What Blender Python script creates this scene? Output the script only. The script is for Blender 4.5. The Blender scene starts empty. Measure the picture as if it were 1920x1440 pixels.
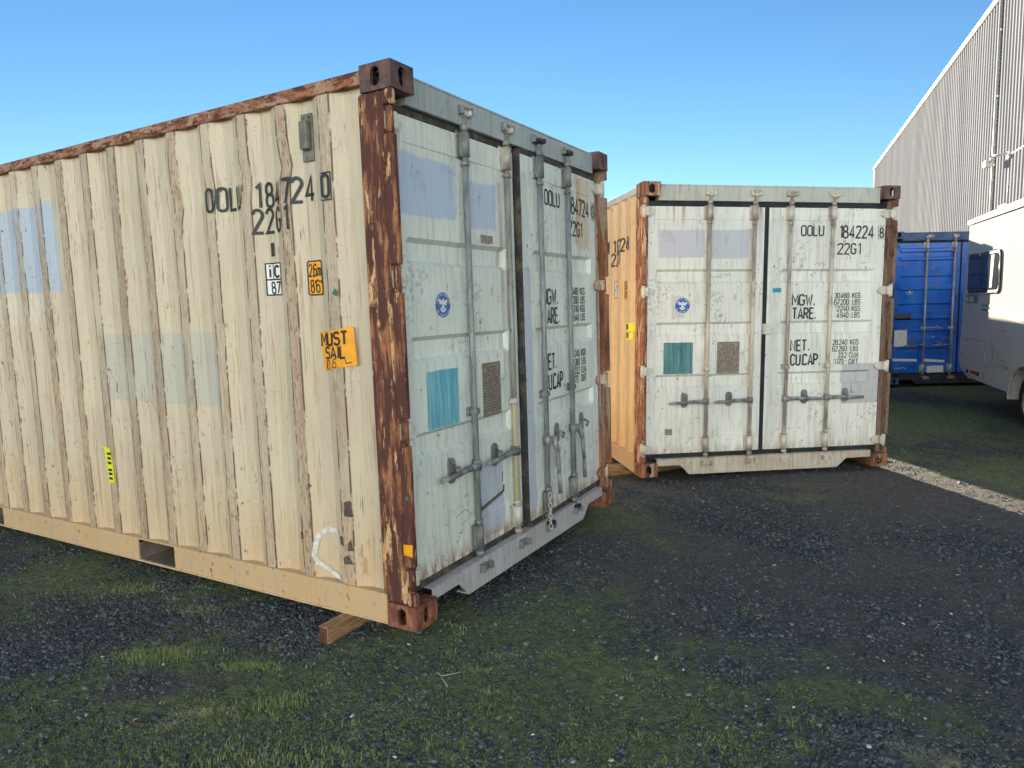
import bpy, bmesh, math, random
import numpy as np
from mathutils import Matrix, Vector
rnd = random.Random(7); nr = np.random.default_rng(11)
SC = bpy.context.scene; COL = SC.collection
rad = math.radians

# ------------------------------------------------------------------ camera, sky, sun
F_PX, CAM_H, PITCH, ROLL = 1315.0, 1.513, -0.1093, -0.0213
cd = bpy.data.cameras.new('camera'); cam = bpy.data.objects.new('camera', cd); COL.objects.link(cam)
cd.sensor_fit = 'HORIZONTAL'; cd.sensor_width = 36; cd.lens = 36*F_PX/1920
cd.clip_start = .05; cd.clip_end = 3000
cam.matrix_world = Matrix.Translation((0, 0, CAM_H)) @ Matrix.Rotation(math.pi/2+PITCH, 4, 'X') @ Matrix.Rotation(ROLL, 4, 'Z')
SC.camera = cam
SUN_AZ, SUN_EL = rad(-6.8), rad(11.5)          # azimuth from +Y towards +X
W = bpy.data.worlds.new('World'); SC.world = W; W.use_nodes = True
wn = W.node_tree; bg = wn.nodes['Background']
sky = wn.nodes.new('ShaderNodeTexSky'); sky.sky_type = 'NISHITA'; sky.sun_disc = False
sky.sun_elevation = SUN_EL; sky.sun_rotation = SUN_AZ
sky.altitude = 0; sky.air_density = 1.0; sky.dust_density = 0.0; sky.ozone_density = 3.0
gmn = wn.nodes.new('ShaderNodeGamma'); gmn.inputs[1].default_value = 1.07      # the phone's tone curve holds the glow back over the whole sky
hsn = wn.nodes.new('ShaderNodeHueSaturation'); hsn.inputs['Saturation'].default_value = 1.1
wn.links.new(sky.outputs[0], gmn.inputs[0]); wn.links.new(gmn.outputs[0], hsn.inputs['Color']); wn.links.new(hsn.outputs[0], bg.inputs[0]); hsn.inputs['Value'].default_value = .71; bg.inputs[1].default_value = 0.05
sl = bpy.data.lights.new('sun', 'SUN'); sl.energy = 5.0; sl.angle = rad(.5); sl.color = (1, .84, .62)
so = bpy.data.objects.new('sun', sl); COL.objects.link(so)
so.rotation_euler = (math.pi/2-SUN_EL, 0, math.pi-SUN_AZ)
so.location = (0, 0, 30)
so['label'] = 'low sun'
vs = SC.view_settings; vs.view_transform = 'Standard'; vs.look = 'None'; vs.gamma = 1; vs.use_curve_mapping = False
vs.exposure = 2.25
SC.render.engine = 'CYCLES'
SC.cycles.max_bounces = 8; SC.cycles.diffuse_bounces = 5

# ------------------------------------------------------------------ shader helper
class G:
    def __init__(s, name):
        m = bpy.data.materials.new(name); m.use_nodes = True; s.m = m; s.t = m.node_tree
        s.b = s.t.nodes['Principled BSDF']; s.P = s.n('ShaderNodeTexCoord').outputs['Object']
        sp = s.n('ShaderNodeSeparateXYZ'); s.l(s.P, sp.inputs[0]); s.x, s.y, s.z = sp.outputs
    def n(s, k): return s.t.nodes.new(k)
    def l(s, a, b):
        if isinstance(a, (int, float)): b.default_value = a
        elif isinstance(a, tuple): b.default_value = tuple(a)+((1,) if len(a) == 3 and len(b.default_value) == 4 else ())
        else: s.t.links.new(a, b)
    def m_(s, op, a, b=0.0, c=None):
        n = s.n('ShaderNodeMath'); n.operation = op; s.l(a, n.inputs[0]); s.l(b, n.inputs[1])
        if c is not None: s.l(c, n.inputs[2])
        return n.outputs[0]
    def noise(s, scale=(1, 1, 1), sc=1, det=3, rough=.55, dist=0, vec=None, off=0):
        mp = s.n('ShaderNodeMapping'); s.l(vec or s.P, mp.inputs[0]); mp.inputs['Scale'].default_value = scale
        mp.inputs['Location'].default_value = (off, off*1.7, off*.6)
        n = s.n('ShaderNodeTexNoise'); s.l(mp.outputs[0], n.inputs['Vector']); n.inputs['Scale'].default_value = sc
        n.inputs['Detail'].default_value = det; n.inputs['Roughness'].default_value = rough; n.inputs['Distortion'].default_value = dist
        return n.outputs[0]
    def vor(s, scale=(1, 1, 1), sc=1, feat='F1', out=0, vec=None):
        mp = s.n('ShaderNodeMapping'); s.l(vec or s.P, mp.inputs[0]); mp.inputs['Scale'].default_value = scale
        n = s.n('ShaderNodeTexVoronoi'); n.feature = feat; s.l(mp.outputs[0], n.inputs['Vector']); n.inputs['Scale'].default_value = sc
        return n.outputs[out]
    def rg(s, f, lo, hi, a=0., b=1.):
        n = s.n('ShaderNodeMapRange'); n.interpolation_type = 'SMOOTHSTEP'; s.l(f, n.inputs[0])
        for i, v in enumerate((lo, hi, a, b)): n.inputs[i+1].default_value = v
        return n.outputs[0]
    def mix(s, f, a, b):
        n = s.n('ShaderNodeMix'); n.data_type = 'RGBA'; s.l(f, n.inputs[0]); s.l(a, n.inputs[6]); s.l(b, n.inputs[7]); return n.outputs[2]
    def mul(s, *a):
        r = a[0]
        for q in a[1:]: r = s.m_('MULTIPLY', r, q)
        return r
    def box(s, u, v, u0, u1, v0, v1, e=.012, ns=None):
        uc, uw, vc, vw = (u0+u1)/2, abs(u1-u0)/2, (v0+v1)/2, abs(v1-v0)/2
        du = s.m_('SUBTRACT', s.m_('ABSOLUTE', s.m_('SUBTRACT', u, uc)), uw)
        dv = s.m_('SUBTRACT', s.m_('ABSOLUTE', s.m_('SUBTRACT', v, vc)), vw)
        d = s.m_('MAXIMUM', du, dv)
        if ns is not None: d = s.m_('ADD', d, s.m_('MULTIPLY', s.m_('SUBTRACT', ns, .5), e*3))
        return s.rg(d, -e*.3, e*.3, 1., 0.)
    def done(s, col, rough=.5, metal=0., bump=None, bs=.3, bd=.01, spec=.4):
        s.l(col, s.b.inputs['Base Color']); s.l(rough, s.b.inputs['Roughness']); s.l(metal, s.b.inputs['Metallic'])
        s.b.inputs['Specular IOR Level'].default_value = spec
        if bump is not None:
            n = s.n('ShaderNodeBump'); n.inputs['Strength'].default_value = bs; n.inputs['Distance'].default_value = bd
            s.l(bump, n.inputs['Height']); s.l(n.outputs[0], s.b.inputs['Normal'])
        return s.m
RUST = (.20, .075, .045); DRUST = (.085, .034, .032); ORUST = (.36, .16, .085)
def simple(name, col, rough=.5, metal=0., var=.25, sc=12, spec=.4, bump=0):
    g = G(name); n = g.noise(sc=sc, det=4); c2 = tuple(max(0, c*(1-var)) for c in col)
    g.done(g.mix(g.rg(n, .35, .65), c2, col), rough, metal, g.noise(sc=sc*6) if bump else None, bump, .003, spec); return g.m
# weathered side paint (u = y along, z up)
def side_paint(name, base, scuff=1., patches=(), warm=.5, sign=1, ridge0=.42, pitch=.284, xo=.0145, chip=0):
    g = G(name); w = g.noise((1, 1, 1), 1.3, 4); st = g.noise((1, 14, .9), 2.5, 5, .6)
    c = g.mix(g.rg(w, .3, .7), tuple(v*.88 for v in base), base)
    c = g.mix(g.rg(st, .5, .75, 0, .30), c, tuple(v*q for v, q in zip(base, (1.08, 1.0, .86))))
    c = g.mix(g.rg(g.noise((1, 10, .5), 3.1, 4, .6, off=4), .55, .8, 0, .35), c, (base[0]*.62, base[1]*.60, base[2]*.58))
    edge = g.noise(sc=5, det=3)
    for (y0, y1, z0, z1, pc, op, e) in patches:
        c = g.mix(g.m_('MULTIPLY', g.box(g.y, g.z, y0, y1, z0, z1, e, edge), op), c, pc)
    # warm rusty staining towards the foot of the panel
    lo = g.mul(g.rg(g.z, .15, .75, 1., 0.), g.rg(g.noise((1, 5, .7), 3, 4), .3, .7, .35, 1.), warm)
    c = g.mix(lo, c, (.60, .36, .15))
    # ridge distance
    t = g.m_('SUBTRACT', g.m_('FRACT', g.m_('ADD', g.m_('DIVIDE', g.m_('SUBTRACT', g.y, ridge0), pitch), .5)), .5)
    d = g.m_('MULTIPLY', g.m_('ABSOLUTE', t), pitch)
    wob = g.m_('MULTIPLY', g.m_('SUBTRACT', g.noise((1, 9, 6), 3, 4, .7), .5), .011)
    dw = g.m_('ADD', d, wob)
    zone = g.mul(g.rg(dw, .030, .042, 1., 0.), g.rg(g.noise((1, 2.2, .55), 1.7, 3, off=9), .34, .52), g.rg(g.noise((1, 3.3, .02), 1, 2, off=33), .36, .62, .45, 1.))
    fl = g.noise((1, 16, 2.2), 5, 6, .72)
    sc_ = g.mix(g.rg(g.m_('ADD', fl, g.m_('MULTIPLY', g.m_('SUBTRACT', g.noise((1, 1.3, .7), 1, 3, off=21), .5), .5)), .42, .64), tuple(v*q for v, q in zip(base, (.86, .76, .72))), (.27, .18, .135))
    sc_ = g.mix(g.rg(g.noise((1, 12, 3), 7, 5, .7, off=2), .54, .60), sc_, (.13, .085, .065))
    c = g.mix(g.mul(zone, .92*scuff), c, sc_)
    # broken dark crack lines along both ridge edges
    ln = g.mul(g.rg(g.m_('ABSOLUTE', g.m_('SUBTRACT', d, g.m_('ADD', .036, g.m_('MULTIPLY', wob, .22)))), .0012, .0085, 1., 0.),
               g.rg(g.noise((1, 6, 2.6), 2.2, 5, .75, off=5), .44, .50))
    c = g.mix(g.mul(ln, 1.*scuff), c, (.075, .04, .03))
    # chips with rust halo
    ch = g.noise((1, 1.6, .8), 22, 4, .7, off=3)
    cl = g.rg(g.noise((1, 1, .6), 1.9, 2, off=6), .44-chip, .60-chip)
    c = g.mix(g.mul(g.rg(ch, .58, .64), cl, .6), c, (.42, .26, .14))
    c = g.mix(g.mul(g.rg(ch, .635, .655), cl), c, (.10, .045, .028))
    # rust runs, long and broken, thickest under the chips
    run = g.mul(g.rg(g.noise((1, 24, .7), 2.3, 5, .7, off=15), .545, .62), g.rg(g.noise((1, 1.2, 1), 1.6, 3, off=16), .40, .56), .7, min(1, scuff+.3))
    c = g.mix(run, c, (.37, .235, .15))
    run2 = g.mul(g.rg(g.noise((1, 42, 1.6), 3, 4, .7, off=25), .60, .63), g.rg(g.noise((1, 2, 1.4), 1.6, 3, off=26), .48, .60), min(1, scuff+.2))
    c = g.mix(run2, c, (.16, .075, .045))
    # hairline scratches and horizontal scrapes
    c = g.mix(g.mul(g.rg(g.noise((1, 60, 1.6), 3, 2, .5, off=8), .64, .68), .5), c, (.28, .19, .13))
    c = g.mix(g.mul(g.rg(g.noise((1, 2.2, 70), 2.4, 3, .6, off=18), .665, .685), .3), c, (.22, .15, .11))
    g.done(c, g.rg(st, .3, .7, .38, .55), 0, g.noise((1, 3, 1.2), 9, 5), .25, .006); return g.m
# end / door paint (u = x, z up)
def door_paint(name, base, patches=(), streaks=(), rust=.6, grime=.35, scale=1.):
    g = G(name); w = g.noise(sc=2.1, det=4); st = g.noise((16, 1, 1.1), 2., 5, .6)
    c = g.mix(g.rg(w, .3, .7), tuple(v*.86 for v in base), base)
    edge = g.noise(sc=4.5, det=4, off=1)
    for (x0, x1, z0, z1, pc, op, e) in patches:
        c = g.mix(g.m_('MULTIPLY', g.box(g.x, g.z, x0, x1, z0, z1, e, edge), op), c, pc)
    c = g.mix(g.rg(st, .48, .68, 0, grime+.1), c, tuple(v*.62 for v in base))
    c = g.mix(g.rg(g.noise((7, 1, .6), 2.7, 4, .6, off=7), .56, .8, 0, .4), c, (.50, .44, .30))
    # smudges: clustered dark dabs
    sm = g.mul(g.rg(g.noise(sc=2.6, det=2, off=12), .57, .66), g.rg(g.noise(sc=34, det=5, rough=.7), .51, .59), .42)
    c = g.mix(sm, c, (.13, .14, .15))
    for (x0, x1, z0, z1, op) in streaks:
        f = g.mul(g.rg(g.m_('ABSOLUTE', g.m_('SUBTRACT', g.x, g.m_('ADD', (x0+x1)/2, g.m_('MULTIPLY', g.m_('SUBTRACT', edge, .5), .03)))), 0, abs(x1-x0)/2, 1., 0.),
                  g.rg(g.z, z0, z1), g.rg(g.z, z1+.002, z1+.02, 1., 0.), g.rg(g.noise((40, 1, 3), 2, 4), .3, .6, .4, 1.), op)
        c = g.mix(f, c, (.32, .13, .045))
    # rust creeping up from the lower edge
    lo = g.mul(g.m_('ADD', g.rg(g.z, .19, .30, 1., 0.), g.rg(g.z, .2, .8, .16, 0.)), g.rg(g.noise((9, 1, 2), 3, 5, .7), .38, .60), rust)
    c = g.mix(lo, c, (.34, .17, .08))
    ch = g.noise((1, 1, .8), 26, 4, .72, off=3); cl = g.rg(g.noise(sc=2.3, off=6), .42, .60)
    c = g.mix(g.mul(g.rg(ch, .60, .66), cl, .55), c, (.36, .25, .16))
    c = g.mix(g.mul(g.rg(ch, .665, .685), cl), c, (.07, .045, .035))
    c = g.mix(g.mul(g.rg(g.noise((30, 1, 1.2), 2.4, 4, .65, off=30), .58, .64), .35), c, (.25, .22, .17))
    g.done(c, g.rg(w, .3, .7, .42, .6), 0, g.noise(sc=8, det=5), .2, .006); return g.m
def rust_paint(name, paint, amount=.5, u='y', dark=.5, s1=(7, 7, .55)):
    g = G(name)
    a = g.noise(s1, 2.1, 6, .68, .4); b = g.noise((s1[0]*1.3, s1[1]*1.3, s1[2]*2), 3.1, 6, .7, .3, off=4); f = g.noise((5, 5, 2), 14, 6, .75)
    c = g.mix(g.rg(b, .42, .58), RUST, ORUST)
    c = g.mix(g.rg(g.noise(s1, 2.6, 4, .6, off=8), .60-.14*dark, .74-.14*dark), c, DRUST)
    pm = g.m_('ADD', g.m_('MULTIPLY', a, .75), g.m_('MULTIPLY', f, .25))
    pk = g.rg(pm, .35+.3*amount, .385+.3*amount)
    pc = g.mix(g.rg(f, .4, .62), paint, tuple(v*q for v, q in zip(paint, (.86, .62, .46))))
    c = g.mix(pk, c, pc)
    c = g.mix(g.mul(g.rg(g.m_('ABSOLUTE', g.m_('SUBTRACT', pm, .36+.3*amount)), 0, .008, 1., 0.), .75), c, (.045, .022, .018))
    c = g.mix(g.rg(g.noise((14, 14, 1.2), 5, 5, .7, off=13), .64, .70), c, (.055, .03, .026))
    g.done(c, .72, 0, g.m_('ADD', g.m_('MULTIPLY', pk, .6), g.m_('MULTIPLY', f, .6)), .8, .008, .25); return g.m

# ------------------------------------------------------------------ mesh helpers
def obj(name, me, mat=None, parent=None, kind=None, label=None):
    if isinstance(me, bmesh.types.BMesh):
        m2 = bpy.data.meshes.new(name); me.to_mesh(m2); me.free(); me = m2
    if mat is not None and not me.materials:
        for q in (mat if isinstance(mat, (list, tuple)) else [mat]): me.materials.append(q)
    o = bpy.data.objects.new(name, me); COL.objects.link(o)
    if parent: o.parent = parent
    if kind: o['kind'] = kind
    if label: o['label'] = label
    return o
def thing(name, label, cat, loc=(0, 0, 0), rotz=0, group=None, rot=None):
    o = bpy.data.objects.new(name, None); COL.objects.link(o); o.location = loc
    o.rotation_euler = rot if rot else (0, 0, rotz); o['label'] = label; o['category'] = cat
    if group: o['group'] = group
    return o
def tag(o, label, cat, group=None):
    o['label'] = label; o['category'] = cat
    if group: o['group'] = group
    return o
def B(): return bmesh.new()
def box(bm, x0, x1, y0, y1, z0, z1, bev=0, mi=0, seg=1):
    r = bmesh.ops.create_cube(bm, size=1); v = r['verts']
    for q in v: q.co = Vector(((x0+x1)/2+q.co.x*(x1-x0), (y0+y1)/2+q.co.y*(y1-y0), (z0+z1)/2+q.co.z*(z1-z0)))
    fs = {f for q in v for f in q.link_faces}
    for f in fs: f.material_index = mi
    if bev:
        es = list({e for q in v for e in q.link_edges})
        bmesh.ops.bevel(bm, geom=es, offset=bev, segments=seg, affect='EDGES', profile=.6)
def cyl(bm, p0, p1, r, seg=12, r2=None, mi=0, smooth=True):
    p0, p1 = Vector(p0), Vector(p1); d = p1-p0; q = d.to_track_quat('Z', 'Y').to_matrix().to_4x4()
    res = bmesh.ops.create_cone(bm, cap_ends=True, segments=seg, radius1=r, radius2=r if r2 is None else r2, depth=d.length,
        matrix=Matrix.Translation((p0+p1)/2) @ q)
    for f in {f for v in res['verts'] for f in v.link_faces}:
        f.material_index = mi
        if len(f.verts) == 4 and smooth: f.smooth = True
def prism(bm, poly, a0, a1, axis='y', mi=0):
    """polygon in the plane across `axis`, extruded a0..a1"""
    def P(p, a): return {'y': (p[0], a, p[1]), 'x': (a, p[0], p[1]), 'z': (p[0], p[1], a)}[axis]
    A = [bm.verts.new(P(p, a0)) for p in poly]; C = [bm.verts.new(P(p, a1)) for p in poly]; n = len(poly)
    fs = [bm.faces.new(A), bm.faces.new(C[::-1])]
    for i in range(n): fs.append(bm.faces.new((A[i], C[i], C[(i+1) % n], A[(i+1) % n])))
    for f in fs: f.material_index = mi
    bmesh.ops.recalc_face_normals(bm, faces=fs)
def rrect(w, h, r, n=5, cx=0, cy=0):
    out = []
    for (sx, sy, a0) in ((1, 1, 0), (-1, 1, 90), (-1, -1, 180), (1, -1, 270)):
        for k in range(n+1):
            a = rad(a0+90*k/n); out.append((cx+sx*(w/2-r)+r*math.cos(a), cy+sy*(h/2-r)+r*math.sin(a)))
    return out
def tube(bm, pts, r, seg=8, mi=0):
    for a, b in zip(pts[:-1], pts[1:]): cyl(bm, a, b, r, seg, mi=mi)
def holed(bm, fmap, w, h, hw, hh, t, mi=0):
    """plate w x h (0..w,0..h) with a stadium hole, thickness t; fmap(u,v,d) -> co"""
    n = 32; O = []; I = []
    for k in range(n):
        a = 2*math.pi*k/n+math.pi/4; c, s = math.cos(a), math.sin(a); m = max(abs(c), abs(s))
        O.append((w/2+w/2*c/m, h/2+h/2*s/m))
        r = hw/2; st = max(0, hh/2-r); I.append((w/2+r*c, h/2+r*s+(st if s > 1e-6 else -st if s < -1e-6 else 0)))
    vo = [bm.verts.new(fmap(u, v, 0)) for u, v in O]; vi = [bm.verts.new(fmap(u, v, 0)) for u, v in I]
    vb = [bm.verts.new(fmap(u, v, t)) for u, v in I]
    for k in range(n):
        j = (k+1) % n
        for f in (bm.faces.new((vo[k], vo[j], vi[j], vi[k])), bm.faces.new((vi[k], vi[j], vb[j], vb[k]))): f.material_index = mi

# ------------------------------------------------------------------ stroke lettering
def arc(cx, cy, rx, ry, a0, a1, n=7): return [(cx+rx*math.cos(rad(a0+(a1-a0)*k/n)), cy+ry*math.sin(rad(a0+(a1-a0)*k/n))) for k in range(n+1)]
Wd = .46; h2 = Wd/2
loop = lambda y0, y1, w=Wd, r=.2: arc(w-r, y1-r, r, r, 0, 90, 5)+arc(r, y1-r, r, r, 90, 180, 5)+arc(r, y0+r, r, r, 180, 270, 5)+arc(w-r, y0+r, r, r, 270, 360, 5)
GL = {
'0': [('c', loop(0, 1))], '1': [('o', [(.08, .84), (.25, 1), (.25, 0)])],
'2': [('o', arc(h2, .77, h2, .23, 170, -40, 9)+[(0, .0), (Wd, .0)])],
'3': [('o', arc(h2, .76, h2, .24, 160, -80, 9)), ('o', arc(h2, .27, h2, .27, 80, -160, 9))],
'4': [('o', [(.34, 0), (.34, 1), (0, .26), (.48, .26)])],
'5': [('o', [(.42, 1), (.05, 1), (.03, .55)]+arc(h2, .32, h2, .32, 110, -160, 9))],
'6': [('c', loop(0, .58)), ('o', [(0, .38)]+arc(h2, .72, h2, .28, 180, 20, 7))],
'7': [('o', [(0, 1), (Wd, 1), (.16, 0)])],
'8': [('c', loop(0, .52)), ('c', loop(.52, 1, .40))],
'9': [('c', loop(.42, 1)), ('o', [(Wd, .62)]+arc(h2, .28, h2, .28, 0, -160, 7))],
'O': [('c', loop(0, 1))], 'L': [('o', [(0, 1), (0, 0), (.40, 0)])],
'U': [('o', [(0, 1)]+arc(h2, .22, h2, .22, 180, 360, 8)+[(Wd, 1)])],
'G': [('o', arc(h2, .74, h2, .26, 15, 180, 7)+arc(h2, .26, h2, .26, 180, 345, 7)+[(Wd, .46), (.26, .46)])],
'C': [('o', arc(h2, .74, h2, .26, 15, 180, 7)+arc(h2, .26, h2, .26, 180, 345, 7))],
'M': [('o', [(0, 0), (0, 1), (.26, .35), (.52, 1), (.52, 0)])], 'W': [('o', [(0, 1), (.14, 0), (.28, .75), (.42, 0), (.56, 1)])],
'T': [('o', [(0, 1), (.44, 1)]), ('o', [(.22, .96), (.22, 0)])], 'A': [('o', [(0, 0), (.24, 1), (.48, 0)]), ('o', [(.09, .28), (.39, .28)])],
'R': [('o', [(0, 0), (0, 1)]+arc(.20, .75, .25, .25, 90, -90, 8)+[(.02, .5)]), ('o', [(.2, .5), (.46, 0)])],
'P': [('o', [(0, 0), (0, 1)]+arc(.20, .74, .25, .26, 90, -90, 8)+[(.02, .48)])],
'E': [('o', [(.40, 1), (0, 1), (0, 0), (.42, 0)]), ('o', [(.03, .52), (.34, .52)])], 'F': [('o', [(.40, 1), (0, 1), (0, 0)]), ('o', [(.03, .52), (.34, .52)])],
'N': [('o', [(0, 0), (0, 1), (.44, 0), (.44, 1)])], 'K': [('o', [(0, 0), (0, 1)]), ('o', [(.42, 1), (.04, .42)]), ('o', [(.14, .56), (.44, 0)])],
'S': [('o', arc(h2, .76, h2, .24, 20, 260, 9)+arc(h2, .27, h2, .27, 80, -160, 9))],
'B': [('o', [(0, .02), (0, .98)]+arc(.2, .76, .2, .24, 90, -90, 7)+[(.02, .52)]), ('o', [(.05, .5)]+arc(.2, .26, .25, .26, 88, -90, 7)+[(.03, 0)])],
'I': [('o', [(.1, 0), (.1, 1)])], 'V': [('o', [(0, 1), (.22, 0), (.44, 1)])], 'D': [('c', [(0, 0), (0, 1)]+arc(.16, .7, .3, .3, 90, 0, 5)+arc(.16, .3, .3, .3, 0, -90, 5))],
'H': [('o', [(0, 0), (0, 1)]), ('o', [(.42, 0), (.42, 1)]), ('o', [(.02, .5), (.4, .5)])], 'Y': [('o', [(0, 1), (.22, .5), (.44, 1)]), ('o', [(.22, .5), (.22, 0)])],
'i': [('o', [(.1, 0), (.1, .68)]), ('o', [(.1, .84), (.1, .98)])], 'c': [('o', arc(h2, .46, h2*.9, .22, 30, 180, 6)+arc(h2, .22, h2*.9, .22, 180, 330, 6))],
'm': [('o', [(0, 0), (0, .62)]+arc(.14, .46, .14, .18, 150, 0, 5)+[(.28, 0)]), ('o', arc(.42, .46, .14, .18, 170, 0, 5)+[(.56, 0)])],
'.': [('o', [(.0, .07), (.13, .07)])], ',': [('o', [(.05, .12), (.0, -.12)])], "'": [('o', [(.04, .98), (.02, .76)])], '"': [('o', [(.02, .98), (.02, .76)]), ('o', [(.14, .98), (.14, .76)])],
' ': [], '-': [('o', [(.02, .45), (.3, .45)])]}
ADV = {'1': .40, '.': .16, ',': .14, "'": .14, '"': .26, 'I': .30, 'i': .28, 'M': .66, 'W': .70, 'm': .70, ' ': .44, 'L': .56, 'E': .56, 'F': .54}
def ribbon(bm, pts, closed, th, lift, mi=0):
    n = len(pts); L, Rr = [], []
    for i in range(n):
        p = Vector(pts[i]); a = Vector(pts[i-1]) if (closed or i > 0) else None; b = Vector(pts[(i+1) % n]) if (closed or i < n-1) else None
        d1 = (p-a).normalized() if a is not None and (p-a).length > 1e-9 else None; d2 = (b-p).normalized() if b is not None and (b-p).length > 1e-9 else None
        d1 = d1 or d2; d2 = d2 or d1
        n1 = Vector((-d1.y, d1.x)); n2 = Vector((-d2.y, d2.x)); m = (n1+n2)
        m = m.normalized() if m.length > 1e-6 else n1
        k = min(1.9, 1/max(.35, m.dot(n1)))
        L.append(p+m*th*k); Rr.append(p-m*th*k)
    vl = [bm.verts.new((q.x, q.y, lift)) for q in L]; vr = [bm.verts.new((q.x, q.y, lift)) for q in Rr]
    for i in range(n if closed else n-1):
        j = (i+1) % n; f = bm.faces.new((vl[i], vr[i], vr[j], vl[j])); f.material_index = mi
def text(bm, s, u, v, h, w=1., th=.055, adv=None, mi=0, sp=1., slant=0, lift=0.):
    """writes into bm in the (u,v) plane; returns the end u"""
    k = 0
    for ch in s:
        for kind, pts in GL.get(ch, []):
            P = [(u+(p[0]+slant*p[1])*h*w, v+p[1]*h) for p in pts]
            ribbon(bm, P, kind == 'c', th*h, lift+.00012*(k % 5), mi); k += 1
        u += (adv if adv else ADV.get(ch, .64)*h*w*sp)
    return u
def flat(bm, poly, mi=0, lift=0.):
    f = bm.faces.new([bm.verts.new((p[0], p[1], lift)) for p in poly]); f.material_index = mi
def frame2(bm, u0, u1, v0, v1, t, mi=0, lift=0.):
    for a in ((u0, u1, v0, v0+t), (u0, u1, v1-t, v1), (u0, u0+t, v0+t, v1-t), (u1-t, u1, v0+t, v1-t)):
        flat(bm, [(a[0], a[2]), (a[1], a[2]), (a[1], a[3]), (a[0], a[3])], mi, lift)
def on_front(bm, y, off=.003):        # (u,v,lift) -> (x=u, y-off-lift, z=v)
    for q in bm.verts: q.co = Vector((q.co.x, y-off-q.co.z, q.co.y))
    return bm
PITCHC, DEP, XO = .284, .034, .0145
def prof(y, r0=.42):
    d = abs(((y-r0)/PITCHC+.5) % 1-.5)*PITCHC
    if y < .21 or y > 5.86: return XO+DEP
    return XO if d <= .036 else XO+DEP if d >= .104 else XO+DEP*(d-.036)/.068
def drape(bm, off=.003, mirror=False):  # (u=-y, v=z) -> corrugated side facing -x
    ys = [-q.co.x for q in bm.verts]; a, b = min(ys), max(ys)
    for k in range(0, 20):
        for dd in (-.104, -.036, .036, .104):
            yk = .42+PITCHC*k+dd
            if a < yk < b:
                bmesh.ops.bisect_plane(bm, geom=bm.verts[:]+bm.edges[:]+bm.faces[:], plane_co=(-yk, 0, 0), plane_no=(1, 0, 0), dist=1e-6)
    for q in bm.verts:
        y = -q.co.x; x = prof(y)-off-q.co.z
        q.co = Vector((x, y, q.co.y))
    return bm

# ------------------------------------------------------------------ materials
CREAM = (.535, .475, .385); DOORW = (.71, .785, .765)
BLUEP = (.36, .49, .73)
M = {}
M['black'] = simple('black_paint', (.018, .022, .028), .55, 0, .4, 40)
def worn_black():
    g = G('worn_black_lettering'); c = g.mix(g.rg(g.noise((3, 3, 3), 30, 5, .75), .60, .68), (.018, .024, .032), (.33, .31, .27)); return g.done(c, .55)
M['letter'] = worn_black()
M['letter_small'] = simple('thin_black_lettering', (.03, .035, .04), .55, 0, .4, 60)
M['rubber'] = simple('door_gasket_rubber', (.022, .028, .04), .7, 0, .5, 9, .3, .4)
M['gasket_old'] = (lambda g: g.done(g.mix(g.rg(g.noise((3, 3, 3), 4, 6, .7), .46, .62), (.035, .036, .04), (.12, .095, .075)), .8, 0, g.noise(sc=40), .5, .004))(G('dirty_gasket'))
def steel(name, a, b, pc=(.55, .50, .38), pa=.0):
    g = G(name); n = g.noise((3, 3, .8), 7, 5, .65); c = g.mix(g.rg(n, .35, .65), a, b)
    c = g.mix(g.rg(g.noise((2, 2, 1), 18, 5, .7, off=2), .60, .68), c, (.14, .07, .045))
    if pa: c = g.mix(g.mul(g.rg(g.noise((1, 1, .5), 3, 4, .6, off=5), 1-pa-.06, 1-pa), g.rg(g.z, .92, .99, 1., 0.) if pa > .52 else 1.), c, pc)
    return g.done(c, .5, .15, g.noise(sc=60), .25, .002)
M['rod_a'] = steel('galvanised_rod_steel', (.16, .18, .20), (.30, .325, .34))
M['rod_a2'] = steel('flaking_cream_rod_paint', (.20, .20, .19), (.33, .33, .31), (.60, .52, .37), .53)
M['rod_b'] = steel('greyed_rod_paint', (.27, .245, .215), (.42, .39, .345), (.55, .52, .45), .4)
M['fit_a'] = steel('dark_bracket_steel', (.13, .145, .155), (.25, .265, .27))
M['fit_b'] = steel('pale_bracket_paint', (.28, .25, .23), (.47, .45, .42), (.55, .53, .5), .5)
M['handle'] = steel('forged_handle_steel', (.13, .145, .16), (.30, .325, .345))
M['rusty'] = rust_paint('rusted_steel', (.5, .4, .3), .75)
M['cream_rust'] = rust_paint('flaking_cream_on_rust', (.62, .44, .28), .64, dark=1.6, s1=(10, 10, 1.7))
M['cast_a'] = (lambda g: g.done(g.mix(g.rg(g.noise(sc=9, det=6, rough=.7), .42, .62), (.07, .043, .048), (.155, .085, .07)), .6, 0, g.noise(sc=45), .5, .004))(G('purple_brown_casting'))
M['cast_red'] = (lambda g: g.done(g.mix(g.rg(g.noise((4, 4, 2), 5, 6, .7), .42, .62), (.13, .045, .033), (.30, .125, .08)), .65, 0, g.noise(sc=45), .5, .004))(G('red_rust_casting'))
M['cast_b'] = rust_paint('casting_rust_and_grey_paint', (.40, .36, .32), .55, dark=.8)
M['rail_a'] = rust_paint('pinkish_rusted_rail', (.37, .255, .21), .47, dark=1.0, s1=(7, 4, 12))
M['rail_b'] = simple('pale_grey_rail_paint', (.50, .53, .54), .5, 0, .2, 5)
M['dark_in'] = simple('dark_interior', (.02, .018, .016), .9)
M['header_a'] = door_paint('header_grey_paint_a', (.36, .42, .46), (), (), .2, .5)
M['header_b'] = door_paint('header_grey_paint_b', (.47, .50, .48), (), ((.33, .37, 2.44, 2.6, .9), (.42, .45, 2.44, 2.6, .8)), .3, .5)
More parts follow.
